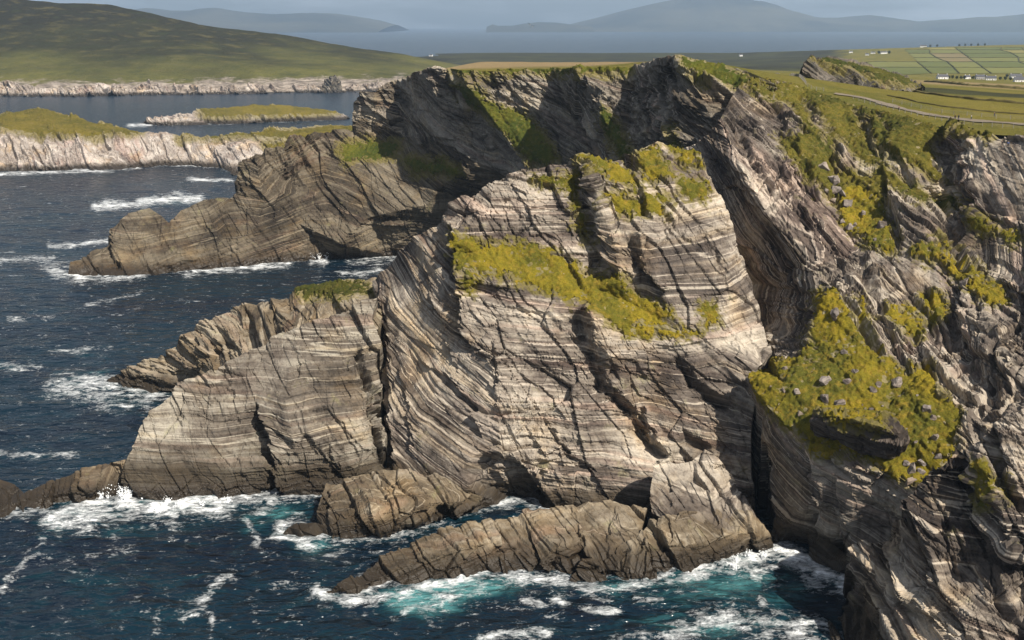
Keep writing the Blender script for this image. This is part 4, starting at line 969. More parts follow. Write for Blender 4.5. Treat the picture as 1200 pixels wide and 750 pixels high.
# ------------------------------------------------------------------ ray casting on what is built
BVH = {}
def bvh(names):
    key = tuple(names)
    if key not in BVH:
        VV, FF, o = [], [], 0
        for n, V, F in SOLIDS:
            if n in names:
                VV.append(V); FF.append(F + o); o += len(V)
        BVH[key] = BVHTree.FromPolygons(np.concatenate(VV).tolist(), np.concatenate(FF).tolist())
    return BVH[key]
CLIFFS = ('sea_cliff', 'back_cliff', 'rock_buttress')
def hit(u, v, names):
    r = bvh(names).ray_cast(Vector((0, 0, CAMH)), ray(u, v))
    return r[0], r[1]
def drop(x, y, names):
    r = bvh(names).ray_cast(Vector((x, y, 900)), Vector((0, 0, -1)))
    return r[0]
TOP = ('plateau', 'sea_cliff')

# ------------------------------------------------------------------ fields
def field_material(name, a, b):
    t = NT(name); P = t.pos()
    col = t.mix(t.maprange(t.noise(P, 0.012, 5, 0.65), 0.35, 0.65), a, b)
    col = t.mix(t.maprange(t.noise(P, 0.2, 4, 0.7), 0.35, 0.7, 0, 0.4), col, t.mix(1.0, col, (0.6, 0.62, 0.5), 'MULTIPLY'))
    return t.done(col, 0.95, None, 0.1)
FM = [field_material('pasture_green', (0.125, 0.135, 0.04), (0.10, 0.112, 0.034)), field_material('pasture_light', (0.175, 0.172, 0.05), (0.14, 0.142, 0.044)),
      field_material('pasture_yellow', (0.23, 0.20, 0.06), (0.185, 0.165, 0.052)), field_material('pasture_tan', (0.22, 0.17, 0.085), (0.17, 0.138, 0.062))]
HEDGE = plain('hedge_bank', (0.06, 0.062, 0.025), 0.95, 0.5, 0.05)
def drape_quad(name, quad, mat, lift, nu=14, nv=6, label=None, group=None):
    """quad given in photo pixels, laid on the land as a sheet of its own"""
    C = []
    for u, v in quad:
        h, _ = hit(u, v, ('plateau',))
        if h is None: return None
        C.append(h)
    V, F = [], []
    for i in range(nv + 1):
        for k in range(nu + 1):
            p = C[0].lerp(C[1], k / nu).lerp(C[3].lerp(C[2], k / nu), i / nv)
            q = drop(p.x, p.y, ('plateau',))
            V.append((p.x, p.y, (q.z if q else p.z) + lift))
    for i in range(nv):
        for k in range(nu):
            a = i * (nu + 1) + k
            F.append((a, a + nu + 1, a + nu + 2, a + 1))
    o = mesh_obj(name, V, F, mat, None, True)
    tag(o, label, 'field', group, 'structure')
    return C
# skewed grid of pastures: rows (v) by column lines leaning right as they come nearer
rows = [55.5, 58.5, 62.5, 67.5, 72.5, 79, 86.5]
def colx(k, v):
    return 1048 + k * 38 + 9 * math.sin(k * 2.3 + 1) + (v - 55) * (1.15 + 0.12 * k) + (4 * math.sin(k * 5.1 + round(v)) if k not in (0, 2) else 0)
rr = random.Random(5)
FIELD_N = ('plain green pasture bounded by dark banks', 'light green pasture bounded by dark banks', 'yellowish hay pasture bounded by dark banks', 'tan rough pasture bounded by dark banks')
hedges = []
for i in range(len(rows) - 1):
    for k in range(-2, 5):
        v0, v1 = rows[i], rows[i + 1]
        if v0 < 60 and k < 0: continue
        if colx(k, v0) < 1015 or (i > 3 and k < -1): continue
        q = [(colx(k, v0) + .8, v0 + .3), (colx(k + 1, v0) - .8, v0 + .3), (colx(k + 1, v1) - .8, v1 - .3), (colx(k, v1) + .8, v1 - .3)]
        w = rr.choice([0, 0, 1, 1, 1, 2, 3, 0])
        C = drape_quad('field', q, FM[w], 0.55, label=FIELD_N[w], group=('green fields', 'light fields', 'yellow fields', 'tan fields')[w])
        if C: hedges.append((C[0], C[1], 0)); hedges.append((C[1], C[2], 1))
for a, b, way in hedges:
    n = 12; V = []; F = []
    dx = Vector((b.x - a.x, b.y - a.y, 0)).normalized(); nx = Vector((-dx.y, dx.x, 0)) * 1.5
    for k in range(n + 1):
        p = a.lerp(b, k / n); q = drop(p.x, p.y, ('plateau',)); z = (q.z if q else p.z) + 0.2
        h = 0.9 + 0.9 * rr.random()
        for s_, zz in ((-1, -0.4), (-0.6, h), (0.6, h * 0.9), (1, -0.4)): V.append((p.x + nx.x * s_, p.y + nx.y * s_, z + zz))
    for k in range(n):
        for m in range(3): F.append((k * 4 + m, k * 4 + m + 1, k * 4 + m + 5, k * 4 + m + 4))
    tag(mesh_obj('field_bank', V, F, HEDGE), ('dark overgrown bank running across the slope between pastures', 'dark overgrown bank running down the slope between pastures')[way], 'bank', ('banks across the pasture slope', 'banks down the pasture slope')[way])

# ------------------------------------------------------------------ sea
def sea_material():
    t = NT('sea_water')
    P = t.pos()
    foam, teal, calm = t.attr('foam'), t.attr('teal'), t.attr('calm')
    n1 = t.noise(t.scale(P, (0.010, 0.018, 1)), 1.0, 4, 0.6)
    deep = t.mix(t.maprange(n1, 0.35, 0.65), (0.003, 0.0075, 0.016), (0.003, 0.016, 0.027))
    fl = t.noise(t.scale(P, (0.10, 0.16, 1)), 1.0, 5, 0.65, 0.6)
    tl = t.maprange(t.math('MULTIPLY_ADD', t.math('SUBTRACT', fl, 0.5), 1.3, teal), 0.12, 0.85)
    col = t.mix(tl, deep, t.mix(t.maprange(tl, 0.35, 1.0), (0.003, 0.038, 0.048), (0.07, 0.21, 0.215)))
    w1 = t.noise(t.scale(P, (0.16, 0.28, 1)), 1.0, 5, 0.62, 0.8)
    lace = t.voronoi(t.scale(t.math('ADD', 0, 0) if False else P, (0.22, 0.30, 1)), 1.0, 'DISTANCE_TO_EDGE')
    w2 = t.noise(t.scale(P, (0.7, 1.0, 1)), 1.0, 5, 0.7, 1.0)
    f = t.math('MULTIPLY_ADD', t.math('SUBTRACT', w1, 0.5), 1.9, foam)
    f = t.math('MULTIPLY_ADD', t.math('SUBTRACT', w2, 0.5), 1.7, f)
    f = t.math('SUBTRACT', f, t.math('MULTIPLY', lace, 0.55))
    fm = t.math('POWER', t.maprange(f, 0.20, 0.92), 1.2)
    caps = t.noise(t.scale(P, (0.035, 0.09, 1)), 1.0, 6, 0.7, 0.5)
    cm = t.math('MULTIPLY', t.maprange(t.math('MULTIPLY_ADD', w2, 0.16, caps), 0.735, 0.82), 0.7)
    fm = t.math('MAXIMUM', fm, t.math('MULTIPLY', cm, t.math('SUBTRACT', 1.0, calm)))
    col = t.mix(fm, col, (0.80, 0.82, 0.82))
    h = t.math('MULTIPLY', t.noise(t.scale(P, (0.10, 0.20, 1)), 1.0, 2, 0.5, 0.4), 2.2)
    h = t.math('MULTIPLY_ADD', t.noise(t.scale(P, (0.30, 0.55, 1)), 1.0, 2, 0.5, 0.4), 0.75, h)
    h = t.math('MULTIPLY_ADD', fm, 0.2, h)
    n = t.bump(h, 1.0, 1.6)
    t.bs.inputs['IOR'].default_value = 1.33
    return t.done(col, t.math('MULTIPLY_ADD', fm, 0.55, 0.20), n, 0.5)
SEA = sea_material()
rad = np.concatenate([np.geomspace(150, 1200, 430), np.geomspace(1206, 7000, 160)[1:], np.geomspace(7100, 34000, 36)])
ang = np.radians(np.linspace(-42, 42, 520))
RR, AA = np.meshgrid(rad, ang, indexing='ij')
X = RR * np.sin(AA); Y = RR * np.cos(AA)
SV = np.stack([X.ravel(), Y.ravel(), np.zeros(X.size)], 1)
dist = RR.ravel()
wav = 0.95 * fbm(np.stack([SV[:, 0] / 14 + .3 * SV[:, 1] / 14, SV[:, 1] / 8, SV[:, 0] * 0], 1), 3, 160) + 0.35 * fbm(SV / 40.0, 2, 164)
WAV = wav * np.clip(1 - dist / 2500, 0, 1)
su, sv, sd_ = project(SV)
near = (dist < 1700)
foam = np.zeros(len(SV)); teal = np.zeros(len(SV)); calm = np.zeros(len(SV))
coast = np.concatenate(COAST)
kd = KDTree(len(coast))
for i, p in enumerate(coast): kd.insert((p[0], p[1], 0), i)
kd.balance()
ni = np.nonzero(near)[0]
cd = np.full(len(SV), 1e3)
cd[ni] = [kd.find((a, b, 0))[2] for a, b in SV[ni, :2].tolist()]
foam += 0.62 * np.exp(-cd / 2.6) * (0.55 + 0.45 * vnoise(SV / 18.0, 170) ) + 0.30 * np.exp(-cd / 9.0) * smooth(-0.1, 0.6, vnoise(SV / 26.0, 171))
teal += 0.25 * np.exp(-cd / 14.0) * (dist < 480)
FOAM = [([(62, 612), (100, 598), (145, 588), (180, 598), (228, 592), (262, 590)], 11, .85), ([(82, 612), (120, 608), (150, 600), (200, 605)], 9, .65), ([(65, 614), (95, 622), (130, 628)], 5, .45),
        ([(275, 588), (300, 590), (320, 586), (300, 598)], 6, .55), ([(300, 598), (285, 610), (300, 625), (300, 640)], 3, .45), ([(325, 622), (345, 632), (370, 634), (385, 628)], 6, .75), ([(330, 616), (342, 610), (355, 606)], 5, .5),
        ([(0, 696), (12, 675), (28, 662), (45, 648), (52, 632)], 3, .5), ([(215, 722), (240, 710), (245, 690), (268, 676)], 5, .52), ([(245, 745), (248, 725), (240, 715)], 3, .45), ([(100, 652), (130, 648), (155, 642)], 3, .35), ([(300, 690), (330, 682), (360, 676)], 3, .4), ([(180, 745), (188, 720)], 3, .35),
        ([(380, 698), (370, 690), (400, 702)], 6, .8), ([(400, 706), (440, 702), (480, 692), (520, 684), (550, 675), (600, 677), (670, 681)], 6, .75), ([(480, 716), (510, 706), (545, 698), (560, 694)], 5, .65), ([(500, 720), (490, 712), (475, 716)], 5, .6),
        ([(655, 706), (690, 715), (722, 718)], 4, .6), ([(700, 702), (712, 704)], 5, .55), ([(745, 702), (775, 703)], 3, .45), ([(600, 700), (630, 708)], 5, .45), ([(660, 682), (700, 694), (760, 684), (800, 668)], 6, .55),
        ([(790, 668), (820, 664), (860, 658), (900, 640), (925, 648), (960, 665), (990, 684)], 9, .75), ([(890, 668), (915, 658), (945, 662)], 7, .65), ([(830, 670), (870, 665), (890, 675)], 7, .5), ([(940, 668), (955, 685), (980, 682)], 5, .55),
        ([(790, 745), (830, 725), (870, 728), (900, 742), (950, 742)], 12, .55), ([(890, 700), (898, 715), (915, 722)], 3, .5), ([(565, 750), (600, 744), (640, 746)], 5, .7), ([(930, 735), (960, 728), (975, 745)], 7, .6), ([(720, 748), (760, 742)], 4, .4),
        ([(65, 452), (100, 450), (135, 452), (190, 452)], 9, .72), ([(90, 462), (130, 470), (150, 475), (190, 460)], 7, .5), ([(115, 478), (135, 478)], 3, .4), ([(0, 430), (20, 431), (45, 430)], 3, .5), ([(60, 412), (132, 408)], 2, .4), ([(0, 531), (50, 535), (92, 532)], 2.5, .5),
        ([(115, 241), (150, 240), (190, 234), (235, 232)], 4, .8), ([(60, 288), (90, 287), (125, 283)], 2.5, .7), ([(0, 306), (30, 303), (62, 303)], 3, .55), ([(60, 318), (90, 326), (130, 326), (165, 321)], 4.5, .75), ([(50, 310), (80, 312)], 5, .4),
        ([(220, 321), (250, 317), (290, 314), (340, 310)], 3, .7), ([(365, 306), (372, 302), (380, 308)], 3, .8), ([(400, 320), (430, 322), (445, 316)], 2.5, .65), ([(410, 308), (470, 304)], 2.5, .5), ([(100, 358), (140, 350), (165, 343)], 2, .4), ([(10, 375), (60, 372)], 2, .4),
        ([(0, 204), (60, 202), (130, 200)], 1.6, .7), ([(140, 198), (165, 197)], 1.4, .6), ([(220, 210), (272, 212)], 1.8, .7), ([(150, 147), (175, 146)], 1.6, .8), ([(188, 236), (205, 226), (230, 230)], 3, .55)]
fn = fbm(SV / 4.5, 3, 208)
wu = 7.0 * fbm(np.stack([su / 22, sv / 9, su * 0], 1), 3, 200); wv = 3.5 * fbm(np.stack([su / 22, sv / 9, su * 0 + 5], 1), 3, 204)
for pl, w, st in FOAM:
    b = np.array(pl, float)
    m = near & (su > b[:, 0].min() - 4 * w) & (su < b[:, 0].max() + 4 * w) & (sv > b[:, 1].min() - 3 * w) & (sv < b[:, 1].max() + 3 * w)
    if m.any():
        k_ = min(1.0, w / 5.0)
        dd, _, _ = seg_dist(su[m] + k_ * wu[m], sv[m] + k_ * wv[m], pl)
        foam[m] = np.maximum(foam[m], min(1.0, st * 1.25) * np.exp(-(dd / (1.45 * w)) ** 2) * (0.78 + 0.55 * fn[m]))
        teal[m] = np.maximum(teal[m], 0.5 * st * np.exp(-(dd / (2.4 * w)) ** 2) * (sv[m] > 400))
def blob(cx, cy, rx, ry, st):
    global teal
    teal = np.maximum(teal, st * np.exp(-((su - cx) / rx) ** 2 - ((sv - cy) / ry) ** 2) * near)
for b in ((495, 706, 60, 20, 1.0), (545, 690, 65, 16, 1.1), (560, 680, 80, 14, .6), (850, 685, 120, 35, .62), (930, 690, 50, 22, .6), (830, 735, 120, 20, .55), (720, 690, 60, 20, .45), (330, 600, 60, 14, .6), (365, 640, 30, 10, .7), (130, 610, 80, 18, .45), (300, 610, 40, 16, .5),
          (120, 322, 50, 6, .4), (140, 470, 60, 14, .4), (100, 690, 160, 60, .24), (60, 430, 90, 60, .12), (200, 238, 40, 5, .4)): blob(*b)
calm = np.maximum(calm, np.exp(-((su - 420) / 180) ** 2 - ((sv - 640) / 70) ** 2)); calm = np.maximum(calm, smooth(210, 120, sv)); calm = np.maximum(calm, smooth(540, 600, sv) * .9)
SV[:, 2] = WAV + np.clip(foam, 0, 1) * (0.35 + 0.7 * fbm(SV / 2.5, 2, 180)) * near
nr, na = RR.shape
ii, kk = np.meshgrid(np.arange(nr - 1), np.arange(na - 1), indexing='ij')
a = (ii * na + kk).ravel()
SF = np.stack([a, a + na, a + na + 1, a + 1], 1)
tag(mesh_obj('sea', SV, SF[:, ::-1], SEA, {'foam': foam, 'teal': teal, 'calm': calm}, True), 'dark blue sea with white surf and turquoise water along the rocks', 'sea', None, 'structure')

# ------------------------------------------------------------------ boulders
def boulder_mesh(name, seed, sx, sy, sz, mat, lim=0.35):
    r = np.random.default_rng(seed)
    pts = r.normal(size=(14, 3)); pts /= np.linalg.norm(pts, axis=1)[:, None]
    pts *= r.uniform(0.75, 1.1, 14)[:, None]
    pts = np.sign(pts) * np.abs(pts) ** 0.75
    bm = bmesh.new()
    for q in pts: bm.verts.new((q[0] * sx, q[1] * sy, q[2] * sz))
    bmesh.ops.convex_hull(bm, input=bm.verts)
    bmesh.ops.delete(bm, geom=[v for v in bm.verts if not v.link_faces], context='VERTS')
    bmesh.ops.triangulate(bm, faces=bm.faces)
    bm.verts.ensure_lookup_table()
    V = np.array([v.co[:] for v in bm.verts]); F = np.array([[v.index for v in f.verts] for f in bm.faces])
    bm.free()
    V, F = refine(V, F, lambda m: np.full(len(m), lim), 6)
    N = vnormals(V, F)
    V = V + N * (0.10 * max(sz, .6) * fbm(V / (0.5 * sx) + seed, 3, 190))[:, None]
    return V, F
def boulder(u, v, wpx, hpx, names, label, group, seed, mat=None, sink=0.25):
    h, nn = hit(u, v + hpx * 0.35, names)
    if h is None: return
    d = h.y * CP - (h.z - CAMH) * SP
    px = d / FPX
    sx, sz = wpx * px * 0.5, hpx * px * 0.62
    V, F = boulder_mesh('boulder', seed, sx, (sx + sz) * 0.5, sz, mat)
    ang = random.uniform(-0.35, 0.35)
    R = np.array(Matrix.Rotation(ang, 3, 'Y') @ Matrix.Rotation(random.uniform(-.3, .3), 3, 'Z'))
    V = V @ R.T
    pos = np.array(h) + np.array([0, 0, sz * (0.9 - 2 * sink)])
    G = V + pos
    o = mesh_obj('boulder', V, F, mat or BOULDER, {'strata': strata_of(G), 'joint': joint_of(G)})
    o.location = pos
    tag(o, label, 'boulder', group)
LG = ('grey boulder lying on the wide grass ledge', 'boulders on the wide grass ledge')
PG = ('pinkish grey boulder in the rockfall heap on the upper grass slope', 'rockfall boulders on the upper slope')
TG = ('grey block in the cluster at the lower right edge of the grass ledge', 'block cluster at the foot of the ledge')
SG = ('small loose stone scattered on the grass ledge', 'loose stones on the grass ledge')
LST = [(978, 366, 11, 15, LG), (989, 412, 8, 7, LG), (920, 432, 8, 7, LG), (1002, 435, 12, 7, LG), (967, 446, 19, 10, LG), (993, 447, 12, 7, LG), (1030, 451, 9, 8, LG), (1022, 457, 9, 10, LG), (1050, 447, 13, 15, LG),
       (934, 459, 9, 9, LG), (967, 466, 13, 10, LG), (982, 471, 18, 9, LG), (1086, 478, 13, 10, LG), (1093, 489, 9, 7, LG), (1018, 482, 9, 11, LG), (938, 484, 8, 6, LG),
       (1067, 547, 15, 12, TG), (1079, 541, 14, 10, TG), (1079, 552, 12, 8, TG), (1062, 542, 9, 8, TG), (1067, 563, 15, 10, TG), (1100, 534, 11, 7, TG), (1096, 512, 11, 8, TG), (1072, 518, 7, 6, TG),
       (965, 196, 16, 11, PG), (977, 209, 14, 14, PG), (979, 222, 14, 10, PG), (988, 226, 11, 9, PG), (993, 237, 13, 13, PG), (976, 235, 9, 9, PG), (1011, 250, 7, 8, PG), (1033, 263, 12, 12, PG), (995, 265, 9, 8, PG), (987, 259, 6, 6, PG),
       (1002, 263, 6, 6, PG), (968, 224, 9, 9, PG), (1025, 281, 8, 6, PG)]
for k in range(46):
    a, b = random.uniform(890, 1115), random.uniform(425, 560)
    if poly_sd(np.array([a]), np.array([b]), LEDGE)[0] > 5: LST.append((a, b, random.uniform(2.5, 5), random.uniform(2, 4), SG))
def sized(g, w, h):
    if g is SG: return g[0]
    s_ = 'tall ' if h > w * 1.05 else ('broad flat ' if w > 1.45 * h else ('large ' if w >= 12 else ('mid sized ' if w >= 9 else 'small ')))
    return s_ + g[0]
for k, (u, v, w, h, g) in enumerate(LST): boulder(u, v, w, h, CLIFFS, sized(g, w, h), g[1], 300 + k)
boulder(1130, 329, 9, 14, CLIFFS, 'single upright boulder on the narrow grass strip of the right cliff', None, 777)
rock_mass('boulder',
    outline=[(949, 494, 266), (963, 478, 268), (1004, 482, 265), (1034, 489, 261), (1061, 518, 255), (1051, 538, 262), (986, 537, 271), (961, 519, 272)],
    lines=[[(949, 494, 266), (970, 488, 259), (1002, 492, 255), (1034, 500, 252), (1061, 518, 255)]], pts=[(1000, 514, 263), (1035, 522, 259)], grass=[[(958, 476), (1004, 480), (1036, 488), (1034, 496), (1000, 489), (968, 486)]],
    mat=BOULDER_DARK, amp=0.55, res=0.0013, resmin=0.34, back=ROCKBACK, label='huge dark overhanging boulder bedded in the grass ledge', cat='boulder', kind=None)

# ------------------------------------------------------------------ path, fences, banks on the plateau
def strip(name, pix, width, lift, mat, names, step=2.0, thick=0.0):
    C = [hit(u, v, names)[0] for u, v in pix]
    C = [c for c in C if c is not None]
    P = []
    for a, b in zip(C, C[1:]):
        n = max(1, int((b - a).length / step))
        P += [a.lerp(b, k / n) for k in range(n)]
    P.append(C[-1])
    for _ in range(4): P = [P[0]] + [(P[k - 1] + P[k] * 2 + P[k + 1]) / 4 for k in range(1, len(P) - 1)] + [P[-1]]
    return P
def strip_mesh(name, P, width, lift, mat, names):
    V, F = [], []
    for k, p in enumerate(P):
        d = (P[min(k + 1, len(P) - 1)] - P[max(k - 1, 0)]); d.z = 0; d.normalize()
        nx = Vector((d.y, -d.x, 0))
        w = width * (1 + 0.25 * math.sin(k * 0.7) + 0.15 * math.sin(k * 1.9))
        zs = []
        for m in range(5):
            q = p + nx * w * (m / 4 - .5)
            g = drop(q.x, q.y, names)
            zs.append(g.z if g else p.z)
            V.append((q.x, q.y, zs[-1] + lift))
    for k in range(len(P) - 1):
        for m in range(4): F.append((k * 5 + m, k * 5 + m + 1, k * 5 + m + 6, k * 5 + m + 5))
    return mesh_obj(name, V, F, mat, None, True)
GRAVEL = plain('path_gravel', (0.22, 0.18, 0.13), 0.95, 0.4, 0.6)
pathp = strip('path', [(978, 110), (1000, 113), (1020, 117), (1040, 123), (1060, 129), (1085, 134), (1110, 138), (1140, 142), (1170, 144), (1215, 147), (1260, 150)], 4, .2, GRAVEL, ('plateau',))
tag(strip_mesh('path', pathp, 5.5, 0.30, GRAVEL, ('plateau',)), 'pale gravel path along the cliff top', 'path', None, 'structure')
WOOD = plain('fence_wood', (0.33, 0.30, 0.26), 0.9, 0.4, 4.0)
WIRE = plain('fence_wire', (0.30, 0.30, 0.30), 0.5, 0.1)
def tube(a, b, r, n=5):
    d = (b - a).normalized(); q = d.to_track_quat('Z', 'Y')
    V = []
    for p in (a, b):
        for k in range(n):
            V.append(tuple(p + q @ Vector((r * math.cos(2 * math.pi * k / n), r * math.sin(2 * math.pi * k / n), 0))))
    F = [(k, (k + 1) % n, n + (k + 1) % n, n + k) for k in range(n)]
    return V, F
def post_mesh():
    bm = bmesh.new()
    bmesh.ops.create_cone(bm, cap_ends=True, segments=6, radius1=0.11, radius2=0.085, depth=1.7, matrix=Matrix.Translation((0, 0, 0.55)))
    bmesh.ops.create_cone(bm, cap_ends=True, segments=6, radius1=0.085, radius2=0.01, depth=0.12, matrix=Matrix.Translation((0, 0, 1.46)))
    me = bpy.data.meshes.new('post'); bm.to_mesh(me); bm.free(); me.materials.append(WOOD)
    return me
POST = post_mesh()
def fence(label, pix, spacing=3.0):
    P = strip('fence', pix, 1, 0, WOOD, ('plateau',), spacing)
    root = empty('fence', P[0]); tag(root, label, 'fence')
    prev = None
    for p in P:
        g = drop(p.x, p.y, ('plateau',))
        if g is None: continue
        o = bpy.data.objects.new('post', POST); COL.objects.link(o); o.parent = root
        o.location = g - P[0]; o.rotation_euler = (random.uniform(-.06, .06), random.uniform(-.06, .06), random.uniform(0, 3))
        if prev is not None:
            V, F = [], []
            for hgt in (0.5, 0.9, 1.3):
                v, f = tube(prev + Vector((0, 0, hgt)), g + Vector((0, 0, hgt)), 0.02, 4)
                F += [tuple(i + len(V) for i in q) for q in f]; V += v
            w = mesh_obj('wire', [tuple(Vector(q) - P[0]) for q in V], F, WIRE, None, False, root)
        prev = g
fence('wooden post and wire fence on the seaward side of the path', [(1000, 116), (1040, 127), (1075, 136), (1110, 143), (1150, 148), (1200, 151)])
fence('wooden post and wire fence on the inland side of the path', [(1046, 120), (1090, 130), (1130, 136), (1170, 139), (1200, 141)], 4.0)
fence('short row of fence posts beside the dark outcrop', [(905, 96), (925, 100), (945, 105), (965, 107)], 3.5)

BANK = plain('turf_bank', (0.115, 0.095, 0.032), 0.95, 0.5, 0.3)
def bank(label, pix, w, h, mat):
    P = strip('bank', pix, 1, 0, mat, ('plateau',), 2.5)
    V, F = [], []
    for k, p in enumerate(P):
        d = (P[min(k + 1, len(P) - 1)] - P[max(k - 1, 0)]); d.z = 0; d.normalize(); nx = Vector((d.y, -d.x, 0))
        g = drop(p.x, p.y, ('plateau',)); z = g.z if g else p.z
        hh = h * random.uniform(.6, 1.25)
        for s_, zz in ((-1, -.6), (-.65, hh * .8), (0, hh), (.65, hh * .75), (1, -.6)):
            q = p + nx * w * s_ * random.uniform(.85, 1.15); V.append((q.x, q.y, z + zz))
    for k in range(len(P) - 1):
        for m in range(4): F.append((k * 5 + m, k * 5 + m + 1, k * 5 + m + 6, k * 5 + m + 5))
    tag(mesh_obj('field_bank', V, F, mat), label, 'bank')
bank('low turf bank crossing the bright meadow behind the path', [(1040, 112), (1075, 120), (1110, 126), (1150, 130), (1215, 135)], 0.6, 0.55, BANK)
bank('long dark turf bank behind the bright meadow', [(1065, 107), (1100, 112), (1140, 117), (1215, 123)], 1.3, 1.0, BANK)
bank('brown turf bank between scrub and far pastures', [(1085, 96), (1130, 100), (1215, 106)], 2.5, 2.0, BANK)

# ------------------------------------------------------------------ houses
WALLW = plain('white_render', (0.80, 0.79, 0.76), 0.8, 0.08, 0.4)
WALLG = plain('grey_render', (0.36, 0.35, 0.33), 0.85, 0.15, 0.4)
SLATE = plain('roof_slate', (0.09, 0.09, 0.10), 0.7, 0.3, 0.8)
GLASS = plain('window_glass', (0.03, 0.035, 0.045), 0.15, 0.1, 1.0, 0.5)
DOORM = plain('door_paint', (0.12, 0.03, 0.025), 0.5, 0.1)
def house_parts(L, D, H, wall):
    out = {}
    rh = D * 0.42
    V = [(-L / 2, -D / 2, -1.5), (L / 2, -D / 2, -1.5), (L / 2, D / 2, -1.5), (-L / 2, D / 2, -1.5), (-L / 2, -D / 2, H), (L / 2, -D / 2, H), (L / 2, D / 2, H), (-L / 2, D / 2, H), (-L / 2, 0, H + rh), (L / 2, 0, H + rh)]
    F = [(0, 1, 5, 4), (2, 3, 7, 6), (1, 2, 6, 5), (3, 0, 4, 7)]
    T = [(5, 6, 9), (7, 4, 8)]
    me = bpy.data.meshes.new('wall'); me.from_pydata(V, [], F + T); me.materials.append(wall)
    out['wall'] = me
    o = 0.35; e = 0.12; zc = H - o * rh / (D / 2)
    V = []
    for z_ in (0.02, 0.25):
        V += [(-L / 2 - o, -D / 2 - o, zc + z_), (L / 2 + o, -D / 2 - o, zc + z_), (L / 2 + o, 0, H + rh + z_), (-L / 2 - o, 0, H + rh + z_), (L / 2 + o, D / 2 + o, zc + z_), (-L / 2 - o, D / 2 + o, zc + z_)]
    F = [(6, 7, 8, 9), (9, 8, 10, 11), (1, 0, 3, 2), (2, 3, 5, 4), (0, 1, 7, 6), (5, 11, 10, 4), (0, 6, 9, 3), (3, 9, 11, 5), (1, 2, 8, 7), (2, 4, 10, 8)]
    me = bpy.data.meshes.new('roof'); me.from_pydata(V, [], F); me.materials.append(SLATE); out['roof'] = me
    bm = bmesh.new(); bmesh.ops.create_cube(bm, size=1, matrix=Matrix.Diagonal((0.9, 0.7, 1.6, 1)))
    me = bpy.data.meshes.new('chimney'); bm.to_mesh(me); bm.free(); me.materials.append(wall); out['chimney'] = me
    bm = bmesh.new(); bmesh.ops.create_cube(bm, size=1, matrix=Matrix.Diagonal((1.1, 0.12, 1.2, 1)))
    me = bpy.data.meshes.new('window'); bm.to_mesh(me); bm.free(); me.materials.append(GLASS); out['window'] = me
    bm = bmesh.new(); bmesh.ops.create_cube(bm, size=1, matrix=Matrix.Diagonal((1.0, 0.12, 2.1, 1)))
    me = bpy.data.meshes.new('door'); bm.to_mesh(me); bm.free(); me.materials.append(DOORM); out['door'] = me
    return out, rh
def house(u, v, wpx, label, wall=None, H=3.4, rz=None):
    h, _ = hit(u, v, ('plateau',))
    if h is None: return
    d = h.y; L = max(9.0, wpx * d / FPX); D = min(9.0, max(6.0, L * .5))
    H = max(H, 0.0011 * d)
    root = empty('house', h, random.uniform(-.35, .35) if rz is None else rz); tag(root, label, 'house')
    mm, rh = house_parts(L, D, H, wall or WALLW)
    def put(n, loc):
        o = bpy.data.objects.new(n, mm[n]); COL.objects.link(o); o.parent = root; o.location = loc; return o
    put('wall', (0, 0, 0)); rf = put('roof', (0, 0, 0))
    for sx in (-1, 1):
        c = put('chimney', (sx * (L / 2 - .8), 0, H + rh + 0.3)); c.parent = rf
    n = max(2, int(L / 3.2))
    for k in range(n):
        x = -L / 2 + (k + .5) * L / n
        if k == n // 2: put('door', (x, -D / 2 - .03, 1.05))
        else: put('window', (x, -D / 2 - .03, 1.7))
for u, v, w, lab in ((1023, 63, 5, 'small white cottage at the left end of the far shore hamlet'), (1016, 65, 4, 'white gabled house lowest in the far shore hamlet'), (1035, 63, 9, 'long low white farmhouse in the far shore hamlet'),
                     (997, 62, 4, 'white cottage standing alone on the heath edge by the shore'), (1082, 55.5, 7, 'white house on the skyline above the pastures'), (1108, 54.5, 8, 'long white house on the skyline beside dark trees'),
                     (1117, 54, 4, 'small white house beside the long skyline house'), (1104, 92.5, 12, 'long white farmhouse at the near edge of the pastures'), (1133, 92.5, 5, 'small white cottage between the farmhouse and barn'),
                     (1161, 94, 11, 'white bungalow next to the dark barn'), (1190, 91.5, 13, 'tall white house behind the walled farmyard'), (1196, 96, 15, 'long white house in front of the tall white house')):
    house(u, v, w, lab)
house(1148, 93, 10, 'dark grey barn between the cottage and bungalow', WALLG, 4.5)
for u, v, w, lab in ((478, 65, 4, 'tiny white cottage on the dark heath behind the far cliff'), (505, 66, 4, 'tiny white house on the heath near the far cliff top'), (868, 66, 4, 'tiny white cottage alone on the low dark shore')):
    house(u, v, w, lab)

